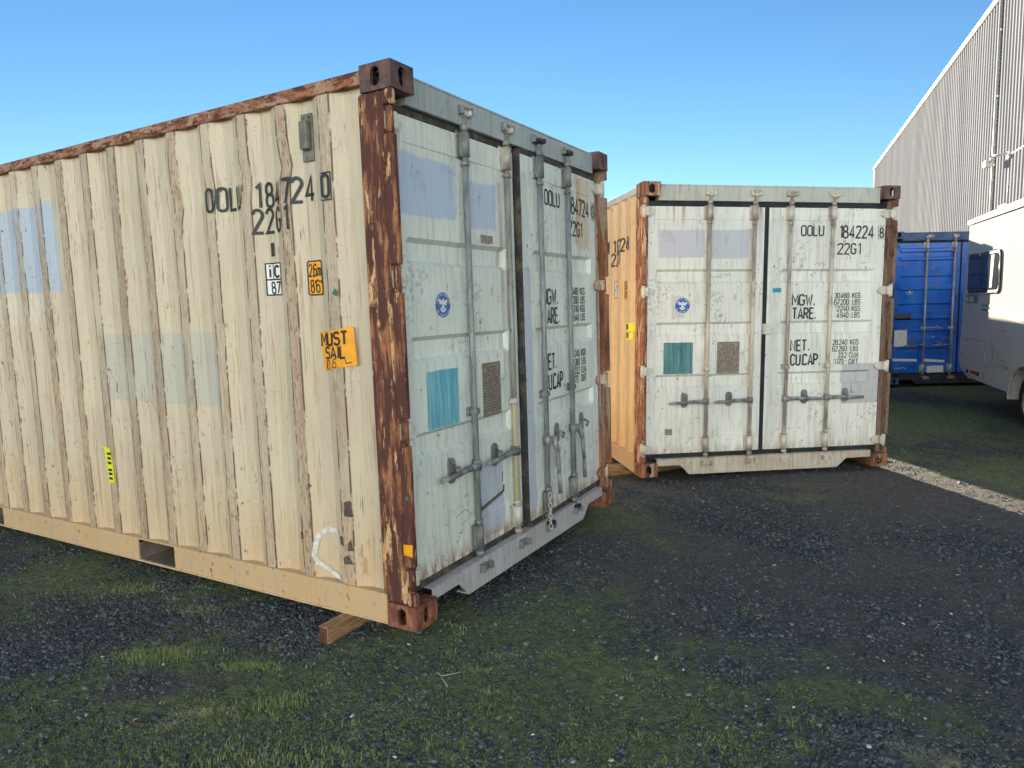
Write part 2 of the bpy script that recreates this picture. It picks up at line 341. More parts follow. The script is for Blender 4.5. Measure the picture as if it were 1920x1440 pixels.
M['sill_a'] = door_paint('sill_grey_paint_a', (.47, .51, .56), (), (), .25, .5)
M['sill_b'] = door_paint('sill_grey_paint_b', (.56, .55, .50), (), ((.6, .7, 0, .15, .8), (.98, 1.06, 0, .15, .9), (1.1, 1.2, 0, .15, .5)), .35, .6)
M['side_a'] = side_paint('cream_side_paint_a', CREAM, 1., ((2.86, 3.60, 1.71, 2.275, (.31, .41, .58), .85, .022), (1.30, 2.40, 1.012, 1.425, (.40, .405, .39), .75, .006),
     (3.0, 4.2, 1.5, 1.70, (.55, .56, .55), .4, .05), (.325, .350, .215, .305, (.24, .11, .05), .6, .03), (.345, .352, .30, .37, (.28, .13, .05), .9, .006),
     (.655, .705, .632, .642, (.17, .06, .03), 1., .003), (.676, .684, .55, .75, (.35, .20, .11), .8, .003), (1.252, 1.257, .43, .56, (.20, .09, .05), .9, .002), (1.235, 1.29, .505, .510, (.20, .09, .05), .9, .003), (.88, .90, .20, .24, (.36, .20, .09), .5, .02)), .5)
M['side_b'] = side_paint('warm_cream_side_paint_b', (.66, .50, .31), .45, (), .6)
M['door_a'] = door_paint('pale_green_white_door_paint_a', DOORW, (
    (.10, .575, 1.955, 2.235, BLUEP, .78, .03), (.66, .975, 1.945, 2.185, BLUEP, .75, .028), (.665, .955, .22, .64, (.40, .47, .62), .8, .016),
    (1.21, 1.30, .2, 1.75, (.36, .46, .66), .7, .02), (1.21, 1.29, 1.5, 2.3, (.47, .52, .58), .5, .03), (2.0, 2.25, 1.9, 2.37, (.58, .40, .22), .55, .06)),
    ((2.0, 2.12, 1.3, 2.36, .55), (1.88, 1.93, 1.4, 2.3, .5), (.99, 1.05, .4, 2.2, .5), (.60, .64, .3, 2.2, .35), (.37, .41, .2, .6, .35)), .85, .35)
M['door_b'] = door_paint('pale_grey_white_door_paint_b', (.77, .80, .79), (
    (.18, .605, 1.95, 2.19, (.45, .475, .60), .8, .008), (.66, 1.03, 1.945, 2.195, (.41, .47, .60), .8, .01), (1.985, 2.39, .60, .975, (.41, .43, .50), .85, .008),
    (.3, .42, 1.42, 1.62, (.46, .44, .43), .5, .02), (1.23, 1.33, .19, 2.38, (.54, .58, .58), .5, .02)),
    ((.375, .43, 2.17, 2.40, 1.), (.30, .325, 2.18, 2.40, .9), (.24, .26, 2.25, 2.40, .7), (1.10, 1.16, 2.05, 2.40, .8), (.60, .66, .3, 2.2, .35), (1.01, 1.08, .3, 2.2, .4)), .45, .4)
M['hinge'] = door_paint('white_hinge_paint', (.62, .61, .575), (), (), .4, .4)
M['hinge_rust'] = rust_paint('hinge_rust_and_white', (.60, .54, .47), .40)
M['blue_door'] = (lambda g: g.done(g.mix(g.rg(g.noise((2, 1, 5), 3, 5, .6), .5, .75), g.mix(g.rg(g.noise(sc=1.5, det=4), .35, .65), (.010, .11, .55), (.02, .18, .72)), (.12, .16, .26)), g.rg(g.noise(sc=3), .3, .7, .25, .45), 0, g.noise((1, 1, 1), 2.2, 3), .35, .04, .6))(G('glossy_blue_door_paint'))
M['blue_frame'] = simple('dull_blue_frame_paint', (.045, .11, .25), .5, 0, .4, 6)
M['blue_dark'] = simple('dark_sill_grime', (.035, .04, .055), .7, 0, .5, 8)
M['white'] = simple('white_vinyl', (.74, .76, .78), .5, 0, .12, 30)
M['navy'] = simple('navy_emblem_vinyl', (.015, .13, .46), .4, 0, .2, 30)
M['orange'] = simple('orange_vinyl', (.80, .34, .015), .5, 0, .12, 20)
M['yellow'] = simple('yellow_tape', (.70, .72, .03), .5, 0, .1, 30)
M['cyan'] = (lambda g: g.done(g.mix(g.rg(g.noise((22, 1, 1.2), 2.5, 5, .65), .40, .66), (.10, .36, .50), (.26, .56, .64)), .55))(G('faded_cyan_sticker'))
M['teal'] = (lambda g: g.done(g.mix(g.rg(g.noise((26, 1, 1.2), 2.5, 5, .65), .40, .66), (.045, .17, .20), (.13, .30, .33)), .55))(G('faded_teal_sticker'))
M['plate'] = (lambda g: g.done(g.mix(g.rg(g.noise((9, 1, 40), 3, 3, .6), .45, .6), (.215, .19, .165), (.33, .30, .265)), .55, .3))(G('weathered_data_plate'))
M['plate_txt'] = simple('plate_engraving', (.12, .10, .09), .6)
M['grime'] = simple('torn_sticker_residue', (.12, .10, .085), .8, 0, .5, 50)
M['green'] = simple('green_sticker', (.01, .22, .12), .5)
M['bluetape'] = simple('bright_blue_tape', (.02, .30, .62), .5)
M['chalk'] = simple('white_spray_paint', (.66, .66, .64), .6, 0, .3, 40)
M['wood'] = (lambda g: g.done(g.mix(g.rg(g.noise((3, 40, 40), 3, 5, .6, 1.), .4, .65), (.20, .115, .06), (.42, .27, .15)), .75, 0, g.noise((3, 40, 40), 3), .4, .003))(G('dunnage_timber'))
M['wood_end'] = simple('dark_stained_timber_end', (.11, .05, .035), .8, 0, .5, 40)
M['under'] = simple('dirty_underframe_paint', (.20, .165, .14), .7, 0, .4, 6)
M['vent'] = simple('grey_vent_cover', (.16, .165, .15), .55, .1, .35, 14)

# ------------------------------------------------------------------ container
W_, L_, H_ = 2.438, 6.058, 2.591
def casting(name, root, xa, ya, za, mats, top):
    """corner casting .162 x .178 x .118 with oval holes; xa/ya: 0 = near side, 1 = far side"""
    bm = B(); x0 = 0 if not xa else W_-.162; y0 = 0 if not ya else L_-.178; z0 = 0 if not top else H_-.118
    w, l, h, t = .162, .178, .118, .02
    fx = 0 if not xa else w; sx = 1 if not xa else -1; fy = 0 if not ya else l; sy = 1 if not ya else -1
    holed(bm, lambda u, v, d: (x0+u, y0+fy+sy*d, z0+v), w, h, .052, .082, t)      # end face
    holed(bm, lambda u, v, d: (x0+fx+sx*d, y0+u, z0+v), l, h, .052, .082, t)      # side face
    holed(bm, lambda u, v, d: (x0+u, y0+v, (z0+h-d) if top else (z0+d)), w, l, .062, .11, t)
    ox = w-fx; oy = l-fy; oz = 0 if top else h
    def q(*p):
        bm.faces.new([bm.verts.new((x0+a, y0+b, z0+c)) for a, b, c in p])
    q((ox, 0, 0), (ox, l, 0), (ox, l, h), (ox, 0, h)); q((0, oy, 0), (w, oy, 0), (w, oy, h), (0, oy, h)); q((0, 0, oz), (w, 0, oz), (w, l, oz), (0, l, oz))
    # solid core, dark, behind the holes
    e = .05
    box(bm, x0+(e if not xa else .004), x0+(w-.004 if not xa else w-e), y0+(e if not ya else .004), y0+(l-.004 if not ya else l-e), z0+(.004 if top else e), z0+(h-e if top else h-.004), mi=1)
    bmesh.ops.remove_doubles(bm, verts=bm.verts, dist=1e-5)
    return obj(name, bm, [mats, M['dark_in']], root)

DY = .08    # door face depth behind the casting faces
def door_mesh(x0, x1, sx0, sx1):
    xs = sorted({x0, sx0, sx0+.02, sx1-.02, sx1, x1}); bands = ((1.722, 1.850), (1.253, 1.380), (.785, .912))
    zs = [.19, .36, .364]
    for a, b in bands[::-1]: zs += [a, a+.022, b-.022, b]
    zs += [2.278, 2.282, 2.40]
    xs2 = [x0, sx0, sx0+.02]+[sx0+.02+(sx1-sx0-.04)*k/6 for k in range(1, 6)]+[sx1-.02, sx1, x1]
    def dep(x, z):
        d = 0.
        for a, b in bands:
            if a+.01 < z < b-.01 and sx0+.01 < x < sx1-.01: d = .030
        if sx0 < x < sx1 and (z < .362 or z > 2.28): d -= .004
        return DY+d
    bm = B(); V = [[bm.verts.new((x, dep(x, z)+rnd.uniform(-.0012, .0012), z)) for x in xs2] for z in zs]
    for i in range(len(zs)-1):
        for j in range(len(xs2)-1): bm.faces.new((V[i][j], V[i][j+1], V[i+1][j+1], V[i+1][j]))
    # rim and back
    yb = DY+.06
    rim = [V[0][j] for j in range(len(xs2))]+[V[i][-1] for i in range(1, len(zs))]+[V[-1][j] for j in range(len(xs2)-2, -1, -1)]+[V[i][0] for i in range(len(zs)-2, 0, -1)]
    bk = [bm.verts.new((v.co.x, yb, v.co.z)) for v in rim]; n = len(rim)
    for k in range(n): bm.faces.new((rim[(k+1) % n], rim[k], bk[k], bk[(k+1) % n]))
    bm.faces.new(bk); bmesh.ops.recalc_face_normals(bm, faces=bm.faces)
    return bm
def lock_rod(par, x, mats, side, spec):
    """locking bar at x with cams, brackets and a hinged handle; side -1: handle to the left"""
    rm, fm = mats; yc = DY-.03
    bm = B(); cyl(bm, (x, yc, .115), (x, yc, 2.515), .0165, 14)
    for za, zb in ((2.24, 2.262), (2.415, 2.45), (.165, .19), (.345, .36)): cyl(bm, (x, yc, za), (x, yc, zb), .023, 14)
    obj('lock_rod', bm, rm, par)
    for z0, z1 in ((2.285, 2.405), (.205, .33)):                              # bearing brackets
        bm = B(); box(bm, x-.045, x+.045, DY-.010, DY-.002, z0-.008, z1+.008, .002)
        cyl(bm, (x, yc, z0), (x, yc, z1), .0265, 14)
        box(bm, x-.0265, x+.0265, yc, DY-.009, z0, z1)
        for dx in (-.036, .036):
            for dz in (.012, -.012): zz = z0+.012 if dz > 0 else z1-.012; cyl(bm, (x+dx, DY-.011, zz), (x+dx, DY-.018, zz), .0075, 6, smooth=False)
        obj('bearing_bracket', bm, fm, par)
    bm = B(); box(bm, x-.042, x+.042, DY-.009, DY-.002, .935, .985, .002); box(bm, x-.024, x+.024, yc-.022, DY-.008, .945, .977, .005)
    for dx in (-.033, .033): cyl(bm, (x+dx, DY-.008, .96), (x+dx, DY-.016, .96), .007, 6, smooth=False)
    obj('rod_guide', bm, fm, par)
    for zc, s in ((2.50, 1), (.125, -1)):                                     # cam heads
        bm = B(); box(bm, x-.026, x+.026, yc-.024, yc+.008, zc-.018, zc+.012, .006)
        box(bm, x-.036, x-.012, yc-.030, yc+.004, zc-.004*s-.008, zc-.004*s+.014, .004); box(bm, x+.014, x+.036, yc-.034, yc-.010, zc-.012, zc+.016, .004)
        obj('locking_cam', bm, spec.get('cam', fm), par)
def handle(par, x, z, side, down=False):
    bm = B(); y = DY-.042; yc = DY-.03
    hx = x+side*.20
    cyl(bm, (x, yc, z-.028), (x, yc, z+.028), .026, 12)
    if down:
        ex = x+side*(.075); box(bm, min(x, ex), max(x, ex), y-.012, y+.006, z-.018, z+.02, .005)
        pts = [(ex, y, z+.01), (ex+side*.012, y-.02, z-.09), (ex+side*.004, y-.03, z-.22), (ex+side*.018, y-.03, z-.36)]
        for a, b, ra, rb in zip(pts[:-1], pts[1:], (.022, .016, .013), (.016, .013, .015)): cyl(bm, a, b, ra, 8, rb)
    else:
        pts = [(x, y-.004, z), (x+side*.09, y-.012, z+.004), (x+side*.19, y-.020, z+.002), (x+side*.36, y-.014, z-.008)]
        for a, b, ra, rb in zip(pts[:-1], pts[1:], (.020, .017, .013), (.017, .013, .010)): cyl(bm, a, b, ra, 8, rb)
        box(bm, min(pts[2][0], pts[3][0])+.02, max(pts[2][0], pts[3][0]), y-.024, y-.008, z-.016, z+.010, .005)
    obj('door_handle', bm, M['handle'], par)
    bm = B(); prism(bm, rrect(.064, .135, .031, 5, hx+.0, z+.012), DY-.001, DY-.010)    # catch plate
    cyl(bm, (hx, DY-.008, z+.055), (hx, DY-.020, z+.055), .013, 8); cyl(bm, (hx, DY-.008, z-.030), (hx, DY-.020, z-.030), .013, 8)
    tube(bm, [(hx-.02*side, DY-.01, z+.03), (hx-.01*side, DY-.045, z+.028), (hx+.012*side, DY-.055, z+.012), (hx+.016*side, DY-.04, z-.02)], .009)
    obj('handle_catch', bm, M['fit_a'], par)
def door_hw(root, side, dmat, rods, gm, name='door', swg=None):
    L = side < 0
    x0, x1 = (.058, 1.172) if L else (1.203, 2.380); s0, s1 = swg or ((.150, 1.075) if L else (1.335, 2.275))
    d = obj(name, door_mesh(x0, x1, s0, s1), dmat, root)
    bm = B()                                                                  # gasket strips round the leaf
    gx = (x0-.022, x0-.001) if L else (x1+.001, x1+.024)
    box(bm, gx[0], gx[1], DY+.004, DY+.05, .165, 2.43, .003); box(bm, x0, x1, DY-.004, DY+.05, 2.402, 2.437, .004); box(bm, x0, x1, DY-.006, DY+.05, .150, .188, .004)
    obj('door_gasket', bm, gm, d)
    bm = B(); mx = (x1+.001, x1+.015) if L else (x0-.015, x0-.001); box(bm, mx[0], mx[1], DY-.002+(.004 if L else 0), DY+.055, .165, 2.42, .003)
    obj('centre_gasket', bm, M['rubber'] if L else gm, d)
    return d
def hinge(par, side, z, mat, kn=None):
    bm = B(); L = side < 0
    pts = [(0.012, -.038), (.085, -.038), (.125, -.020), (.135, .0), (.125, .020), (.085, .038), (0.012, .038)]
    poly = [((p[0] if L else W_-p[0]), z+p[1]) for p in pts]
    prism(bm, poly, DY-.024, DY-.002)
    xk = .026 if L else W_-.026; cyl(bm, (xk, DY-.045, z-.055), (xk, DY-.045, z+.055), .017, 12)
    box(bm, min(xk, xk+.04*(-side)), max(xk, xk+.04*(-side)), DY-.06, DY-.02, z-.038, z+.038, .006)
    if kn:
        for f in bm.faces:
            c_ = f.calc_center_median(); f.material_index = 1 if (c_.x < .036 or c_.x > W_-.036) else 0
    obj('door_hinge', bm, [mat, kn] if kn else mat, par)
def post(root, xa, ya, mat, notch=True):
    bm = B(); z0, z1 = .118, H_-.118
    X = lambda a: a if not xa else W_-a
    Y = lambda b: b if not ya else L_-b
    def bx(a0, a1, b0, b1, c0, c1, bev=.004):
        xs = sorted((X(a0), X(a1))); ys = sorted((Y(b0), Y(b1))); box(bm, xs[0], xs[1], ys[0], ys[1], c0, c1, bev)
    bx(.004, .075, .060, .205, z0, z1, .012)
    if notch and not ya:
        zz = [z0]; 
        for hz in (.245, .95, 1.65, 2.345): zz += [hz-.062, hz+.062]
        zz.append(z1)
        for k in range(0, len(zz), 2): bx(.002, .036, .004, .062, zz[k], zz[k+1], .007)
        bx(.022, .040, .03, .062, z0+.001, z1-.001, 0)
    else: bx(.002, .05, .004, .061, z0, z1, .006)
    return obj('corner_post', bm, mat, root)
def side_panel(root, xa, mat, amp=.003, dents=()):
    ys = [.20]; k = 0
    r0 = .42
    while True:
        c = r0+PITCHC*k
        if c > 5.75: break
        for dd in (-.104, -.036, .036, .104): ys.append(c+dd)
        k += 1
    ys = sorted(y for y in ys if .2 <= y <= 5.86)+[5.86]
    zs = np.linspace(.150, 2.515, 34); bm = B(); V = []
    ph = {round((y-r0)/PITCHC): rnd.uniform(0, 6) for y in ys}
    for z in zs:
        row = []
        for y in ys:
            k = round((y-r0)/PITCHC); p = prof(y); x = p
            w = max(0, math.sin((z-.15)/2.365*math.pi))**.5
            if p < XO+.001: x += abs(amp*w*(math.sin(z*9+ph[k])+math.sin(z*23+ph[k]*3)*.6+rnd.uniform(-.6, .6)))*.8
            else: x += amp*w*.5*math.sin(z*4+y*3)
            yy = y+(amp*.8*w*math.sin(z*14+ph[k]*2) if p < XO+.001 else 0)
            for (dk, dz, dd, dr) in dents:
                if k == dk: 
                    e = math.exp(-((z-dz)/dr)**2); x += dd*e*(1 if p < XO+.001 else .3); yy += (y-(r0+PITCHC*k))*.35*e*(1 if p < XO+.001 else 0)
            row.append(bm.verts.new((x if not xa else W_-x, yy, z)))
        V.append(row)
    for i in range(len(zs)-1):
        for j in range(len(ys)-1):
            f = (V[i][j], V[i][j+1], V[i+1][j+1], V[i+1][j]); bm.faces.new(f if xa else f[::-1])
    return obj('side_panel', bm, mat, root)
def side_rails(root, xa, mt, mb, pockets=True):
    X = lambda a, b: (a, b) if not xa else (W_-b, W_-a)
    bm = B(); a, b = X(.006, .066); box(bm, a, b, .178, L_-.178, 2.515, 2.575, .004); obj('top_side_rail', bm, mt, root)
    bm = B(); a, b = X(.004, .012); c, d = X(.012, .07)
    segs = [(.178, 1.824), (2.184, 3.874), (4.234, L_-.178)] if pockets else [(.178, L_-.178)]
    for s0, s1 in segs: box(bm, a, b, s0, s1, .016, .146, 0)
    box(bm, X(.002, .06)[0], X(.002, .06)[1], .178, L_-.178, .146, .156, .002); box(bm, X(.001, .05)[0], X(.001, .05)[1], .178, L_-.178, .004, .016, .002)
    obj('bottom_side_rail', bm, mb, root)
def container(root, c):
    for xa in (0, 1):
        for ya in (0, 1):
            for top in (0, 1): casting('corner_casting', root, xa, ya, 0, c['cast'][(xa, top)], top)
            post(root, xa, ya, c['post'][xa])
        side_panel(root, xa, c['side'], c.get('amp', .003), c.get('dents', ()) if not xa else ())
        side_rails(root, xa, c['rail_t'], c['rail_b'])
    bm = B(); nx = 61; ys = []                                               # roof sheet with cross corrugations
    k = 0; prev = None
    yy = .1
    while yy < L_-.1:
        for dy, zz in ((0, 2.572), (.06, 2.572), (.08, 2.556), (.12, 2.556), (.14, 2.572)):
            y = yy+dy
            if y > L_-.06: break
            a, b = bm.verts.new((.07, y, zz)), bm.verts.new((W_-.07, y, zz))
            if prev: bm.faces.new((prev[0], prev[1], b, a))
            prev = (a, b)
        yy += .2
    bmesh.ops.remove_doubles(bm, verts=bm.verts, dist=1e-4); obj('roof_panel', bm, c['header'], root)
    bm = B(); box(bm, .162, W_-.162, DY-.030, DY+.08, 2.440, 2.578, .003); box(bm, .162, W_-.162, DY-.034, DY-.03, 2.566, 2.575)
    obj('door_header', bm, c['header'], root)
    bm = B(); zb = .006
    prism(bm, [(.162, .146), (.162, .094), (.385, .094), (.47, zb), (1.93, zb), (2.03, .090), (W_-.162, .09), (W_-.162, .146)], .022, .030)
    box(bm, .162, W_-.162, .022, .12, .1465, .1535, .001)
    prism(bm, [(.47, zb), (1.93, zb), (1.93, zb+.008), (.47, zb+.008)], .0305, .10); obj('door_sill', bm, c['sill'], root)
    for x in (.634, 1.06, 1.405, 1.82):                                      # cam keepers on header and sill
        for zc, yf, s in ((2.512, DY-.030, 1), (.105, .022, -1)):
            bm = B(); box(bm, x-.05, x-.030, yf-.030, yf+.002, zc-.022, zc+.022, .004); box(bm, x+.030, x+.048, yf-.034, yf+.002, zc-.018, zc+.02, .004)
            box(bm, x-.05, x+.048, yf-.006, yf+.001, zc-.026, zc+.026, .002)
            obj('cam_keeper', bm, c['keep'], root)
    bm = B(); box(bm, .07, W_-.07, .10, L_-.1, .120, .150); obj('floor', bm, M['dark_in'], root)
    bm = B()
    for s0 in (1.824, 3.874):
        s1 = s0+.36; box(bm, .014, W_-.014, s0, s0+.006, .016, .12); box(bm, .014, W_-.014, s1-.006, s1, .016, .12); box(bm, .014, W_-.014, s0+.007, s1-.007, .012, .017)
    for k in range(18):
        y = .35+k*.31
        if not (1.78 < y < 2.23 or 3.83 < y < 4.28): box(bm, .08, W_-.08, y, y+.05, .03, .119)
    obj('underframe', bm, c['under'], root, kind=None)
    bm = B(); z0, z1 = .15, 2.515; n = 18                                     # front end wall
    for k in range(n):
        a = .075+k*(W_-.15)/n; w = (W_-.15)/n
        for (u0, u1, d0, d1) in ((0, .3, .01, .01), (.3, .5, .01, .045), (.5, .8, .045, .045), (.8, 1, .045, .01)):
            bm.faces.new([bm.verts.new(p) for p in ((a+u0*w, L_-d0, z0), (a+u1*w, L_-d1, z0), (a+u1*w, L_-d1, z1), (a+u0*w, L_-d0, z1))])
    bmesh.ops.remove_doubles(bm, verts=bm.verts, dist=1e-5)
    box(bm, .162, W_-.162, L_-.09, L_-.006, 2.5155, 2.585); box(bm, .162, W_-.162, L_-.09, L_-.006, .005, .1495)
    obj('end_wall', bm, c['side'], root)
def sub(name, bm, mats, par, label=None): return obj(name, bm, mats, par, label=label)
def eagle(bm, cx, cy, r, mi, lift):
    def P(pts): flat(bm, [(cx+a*r, cy+b*r) for a, b in pts], mi, lift)
    P([(-.05, .42), (.10, .50), (.22, .40), (.10, .34), (.10, .05), (-.08, .05)])
    P([(-.08, .30), (-.55, .48), (-.60, .30), (-.45, .20), (-.52, .08), (-.36, .04), (-.08, .05)])
    P([(.10, .25), (.50, .42), (.58, .22), (.44, .14), (.48, .0), (.32, -.02), (.10, .05)])
    P([(-.08, .04), (.10, .04), (.20, -.18), (.0, -.34), (-.20, -.18)])
    P([(-.42, -.22), (-.2, -.24), (.0, -.40), (.22, -.24), (.44, -.22), (.25, -.48), (.0, -.58), (-.25, -.48)])
def emblem(par, cx, cy, r, y, ring=True):
    bm = B(); c = [(cx+r*math.cos(rad(a)), cy+r*math.sin(rad(a))) for a in range(0, 360, 10)]; flat(bm, c, 0, 0)
    c = [(cx+r*.94*math.cos(rad(a)), cy+r*.94*math.sin(rad(a))) for a in range(0, 360, 10)]; flat(bm, c, 1, .0008)
    eagle(bm, cx, cy, r*.98, 0, .0014)
    s = 'AMERICAN BUREAU'; hh = .17*r
    for word, a0, a1, inv in ((s, 168, 12, 0), ('OF SHIPPING', 212, 328, 1)):
        for k, ch in enumerate(word):
            a = rad(a0+(a1-a0)*k/(len(word)-1)); t = B(); text(t, ch, -.22*hh, -.5*hh, hh, th=.085)
            rot = a-math.pi/2 if not inv else a+math.pi/2; R2 = Matrix.Rotation(rot, 4, 'Z')
            me = bpy.data.meshes.new('tmp'); 
            for v in t.verts:
                v.co = R2 @ v.co; v.co.x += cx+.80*r*math.cos(a); v.co.y += cy+.80*r*math.sin(a); v.co.z += .0014
            t.to_mesh(me); t.free(); bm.from_mesh(me); bpy.data.meshes.remove(me)
    on_front(bm, y, .002); return sub('round_emblem', bm, [M['white'], M['navy']], par)
def door_text(par, num, last, y=DY):
    def T(s, x0, x1, z0, z1, th=.072, fr=None):
        bm = B(); n = sum(ADV.get(ch, .64) for ch in s)-.16; h = z1-z0; w = (x1-x0)/(n*h); text(bm, s, x0, z0, h, w, th)
        if fr: frame2(bm, *fr)
        obj('painted_lettering', on_front(bm, y, .0025), M['letter'], par)
    T('OOLU', 1.525, 1.745, 2.148, 2.236); T(num, 1.90, 2.243, 2.130, 2.236); T('22G1', 1.893, 2.115, 1.985, 2.078)
    T(last, 2.310, 2.345, 2.135, 2.222, fr=(2.292, 2.366, 2.120, 2.240, .003))
    T('MGW.', 1.46, 1.668, 1.522, 1.616, .080); T('TARE.', 1.465, 1.685, 1.398, 1.494, .080)
    T('NET.', 1.458, 1.63, 1.105, 1.200, .080); T('CU.CAP.', 1.462, 1.745, .972, 1.070, .080)
    h = .046
    for z0, rows in ((1.583, (('30.480', 'KGS'), ('67.200', 'LBS'), ('2.240', 'KGS'), ('4.940', 'LBS'))), (1.152, (('28.240', 'KGS'), ('62.260', 'LBS'), ('33.2', 'CU.M'), ('1.173', 'CU.FT')))):
        for k, (a, b) in enumerate(rows):
            z = z0-k*.060
            for s_, xe in ((a, 2.02-.03*(b == 'CU.FT')), (b, 2.135)):
                bm = B(); w = .8 if len(s_) == 5 and s_[0] == 'C' else .98
                text(bm, s_, xe-sum(ADV.get(ch, .64) for ch in s_)*h*w+.01, z, h, w, .075)
                obj('weights_lettering', on_front(bm, y, .0025), M['letter_small'], par)
def data_plate(par, x0, x1, z0, z1):
    bm = B(); box(bm, x0, x1, DY-.005, DY-.001, z0, z1, .001)
    k = 0; z = z1-.03
    t = B()
    while z > z0+.02:
        x = x0+.015+(.03 if k < 2 else 0)
        while x < x1-.03-(.02 if k < 2 else 0):
            w = rnd.uniform(.01, .035); flat(t, [(x, z), (min(x+w, x1-.012), z), (min(x+w, x1-.012), z+.006), (x, z+.006)], 1, 0); x += w+.008
        z -= .0145; k += 1
    frame2(t, x0+.006, x1-.006, z0+.006, z1-.006, .002, 1)
    on_front(t, DY-.005, .0008); me = bpy.data.meshes.new('t'); t.to_mesh(me); t.free(); bm.from_mesh(me); bpy.data.meshes.remove(me)
    obj('data_plate', bm, [M['plate'], M['plate_txt']], par)
def quad_dec(par, name, x0, x1, z0, z1, mat, y=DY, jit=0, off=.0025):
    bm = B(); n = 14; pts = [(x0, z0), (x1, z0), (x1, z1), (x0, z1)]
    P = []
    for i in range(4):
        a, b = pts[i], pts[(i+1) % 4]
        for k in range(n):
            P.append((a[0]+(b[0]-a[0])*k/n+rnd.uniform(-jit, jit), a[1]+(b[1]-a[1])*k/n+rnd.uniform(-jit, jit)))
    flat(bm, P); on_front(bm, y, off); return sub(name, bm, mat, par)
def scribble(bm, x, z, w, h, n, th=.0016):
    pts = [(x, z)]
    for k in range(n): pts.append((x+w*(k+1)/n+rnd.uniform(-.3, .3)*w/n*2, z+rnd.uniform(-h, h)))
    ribbon(bm, pts, False, th, 0)

YA, YB = 1.0434, .1542
rootA = thing('shipping_container', 'nearest cream container with rusty corner post and a MUST SAIL sticker on its long side', 'shipping container', (-.4683, 3.1484, 0), group='cream shipping containers', rot=(-.0105, -.0038, YA))
cA = dict(cast={(0, 1): M['cast_a'], (1, 1): M['cast_a'], (0, 0): M['cast_red'], (1, 0): M['cast_red']}, post={0: M['cream_rust'], 1: rust_paint('brown_grey_post', (.33, .28, .25), .45, dark=.6)},
    side=M['side_a'], rail_t=M['rail_a'], rail_b=side_paint('cream_bottom_rail_paint', (.50, .41, .30), 0., (), .6, chip=.14), header=M['header_a'], sill=M['sill_a'], keep=M['fit_a'], under=M['under'],
    dents=((4, 2.12, .022, .07), (3, 2.17, .016, .06), (2, 2.2, .02, .06), (1, 2.24, .024, .07), (3, 1.4, .01, .05)), amp=.0018)
container(rootA, cA)
dL = door_hw(rootA, -1, M['door_a'], None, M['gasket_old'], 'door'); dR = door_hw(rootA, 1, M['door_a'], None, M['gasket_old'], 'door')
dR['label'] = 'right door standing slightly ajar'
ang = rad(1.7); pv = Vector((W_-.026, DY-.045, 0)); Rz = Matrix.Rotation(ang, 4, 'Z')
dR.matrix_basis = Matrix.Translation(pv) @ Rz @ Matrix.Translation(-pv)
lock_rod(dL, .634, (M['rod_a'], M['fit_a']), -1, {'cam': M['fit_b']}); lock_rod(dL, 1.06, (M['rod_a2'], M['fit_b']), -1, {'cam': M['fit_b']})
lock_rod(dR, 1.405, (M['rod_a'], M['fit_a']), 1, {'cam': M['black']}); lock_rod(dR, 1.82, (M['rod_a'], M['fit_a']), 1, {'cam': M['black']})
handle(dL, .634, .665, -1); handle(dL, 1.06, .665, -1); handle(dR, 1.405, .665, 1, True); handle(dR, 1.82, .675, 1, True)
for z in (.245, .95, 1.65, 2.345): hinge(dL, -1, z, M['hinge'], M['cream_rust']); hinge(rootA, 1, z, M['hinge_rust'] if z < 2 else M['hinge'])
door_text(dR, '184724', '0')
emblem(dL, .355+.068, 1.53, .068, DY)
quad_dec(dL, 'cyan_sticker', .262, .532, .915, 1.205, M['cyan'], jit=.002, off=.002); data_plate(dL, .765, .955, .905, 1.205)
quad_dec(dL, 'scraped_tag', .80, .925, 1.862, 1.905, M['plate'], jit=.003)
bm = B(); ribbon(bm, [(.685, .37), (.70, .43), (.71, .40), (.95, .445), (.955, .48)], False, .008, 0); ribbon(bm, [(.70, .385), (.94, .43)], False, .002, .0003); ribbon(bm, [(.94, .50), (.945, .56)], False, .004, 0)
sub('scraped_mark', on_front(bm, DY, .0022), M['grime'], dL)
bm = B(); text(bm, 'A', .685, .26, .03, 1, .1); sub('scrawl', on_front(bm, DY, .0022), M['grime'], dL); bm = B(); ribbon(bm, [(.46, .42), (.55, .44), (.61, .40), (.50, .36), (.58, .34)], False, .0015, 0); sub('scrawl', on_front(bm, DY, .0022), M['grime'], dL)
quad_dec(dR, 'paper_label', 1.565, 1.612, .45, .57, M['white'], jit=.001)
bm = B()
for k in range(9): flat(bm, [(1.572, .46+k*.012), (1.572+.032*rnd.uniform(.5, 1), .46+k*.012), (1.60, .464+k*.012), (1.572, .464+k*.012)])
sub('label_print', on_front(bm, DY-.003, .0012), M['black'], dR)
bm = B(); tube(bm, [(1.56, DY-.05, .70), (1.62, DY-.055, .69), (1.70, DY-.05, .62), (1.72, DY-.045, .585)], .0022, 5); sub('cable_seal', bm, M['white'], dR)
bm = B(); zc = .33
for k in range(7):                                                            # hanging chain, link by link turned a quarter
    c = Vector((1.335, .005, zc)); pts = []
    for a in range(0, 361, 45):
        u, v = .012*math.cos(rad(a)), .021*math.sin(rad(a)); pts.append((c.x+(u if k % 2 else 0), c.y+(0 if k % 2 else u), c.z+v))
    tube(bm, pts, .0034, 5); zc -= .033
sub('hanging_chain', bm, M['fit_b'], dR)
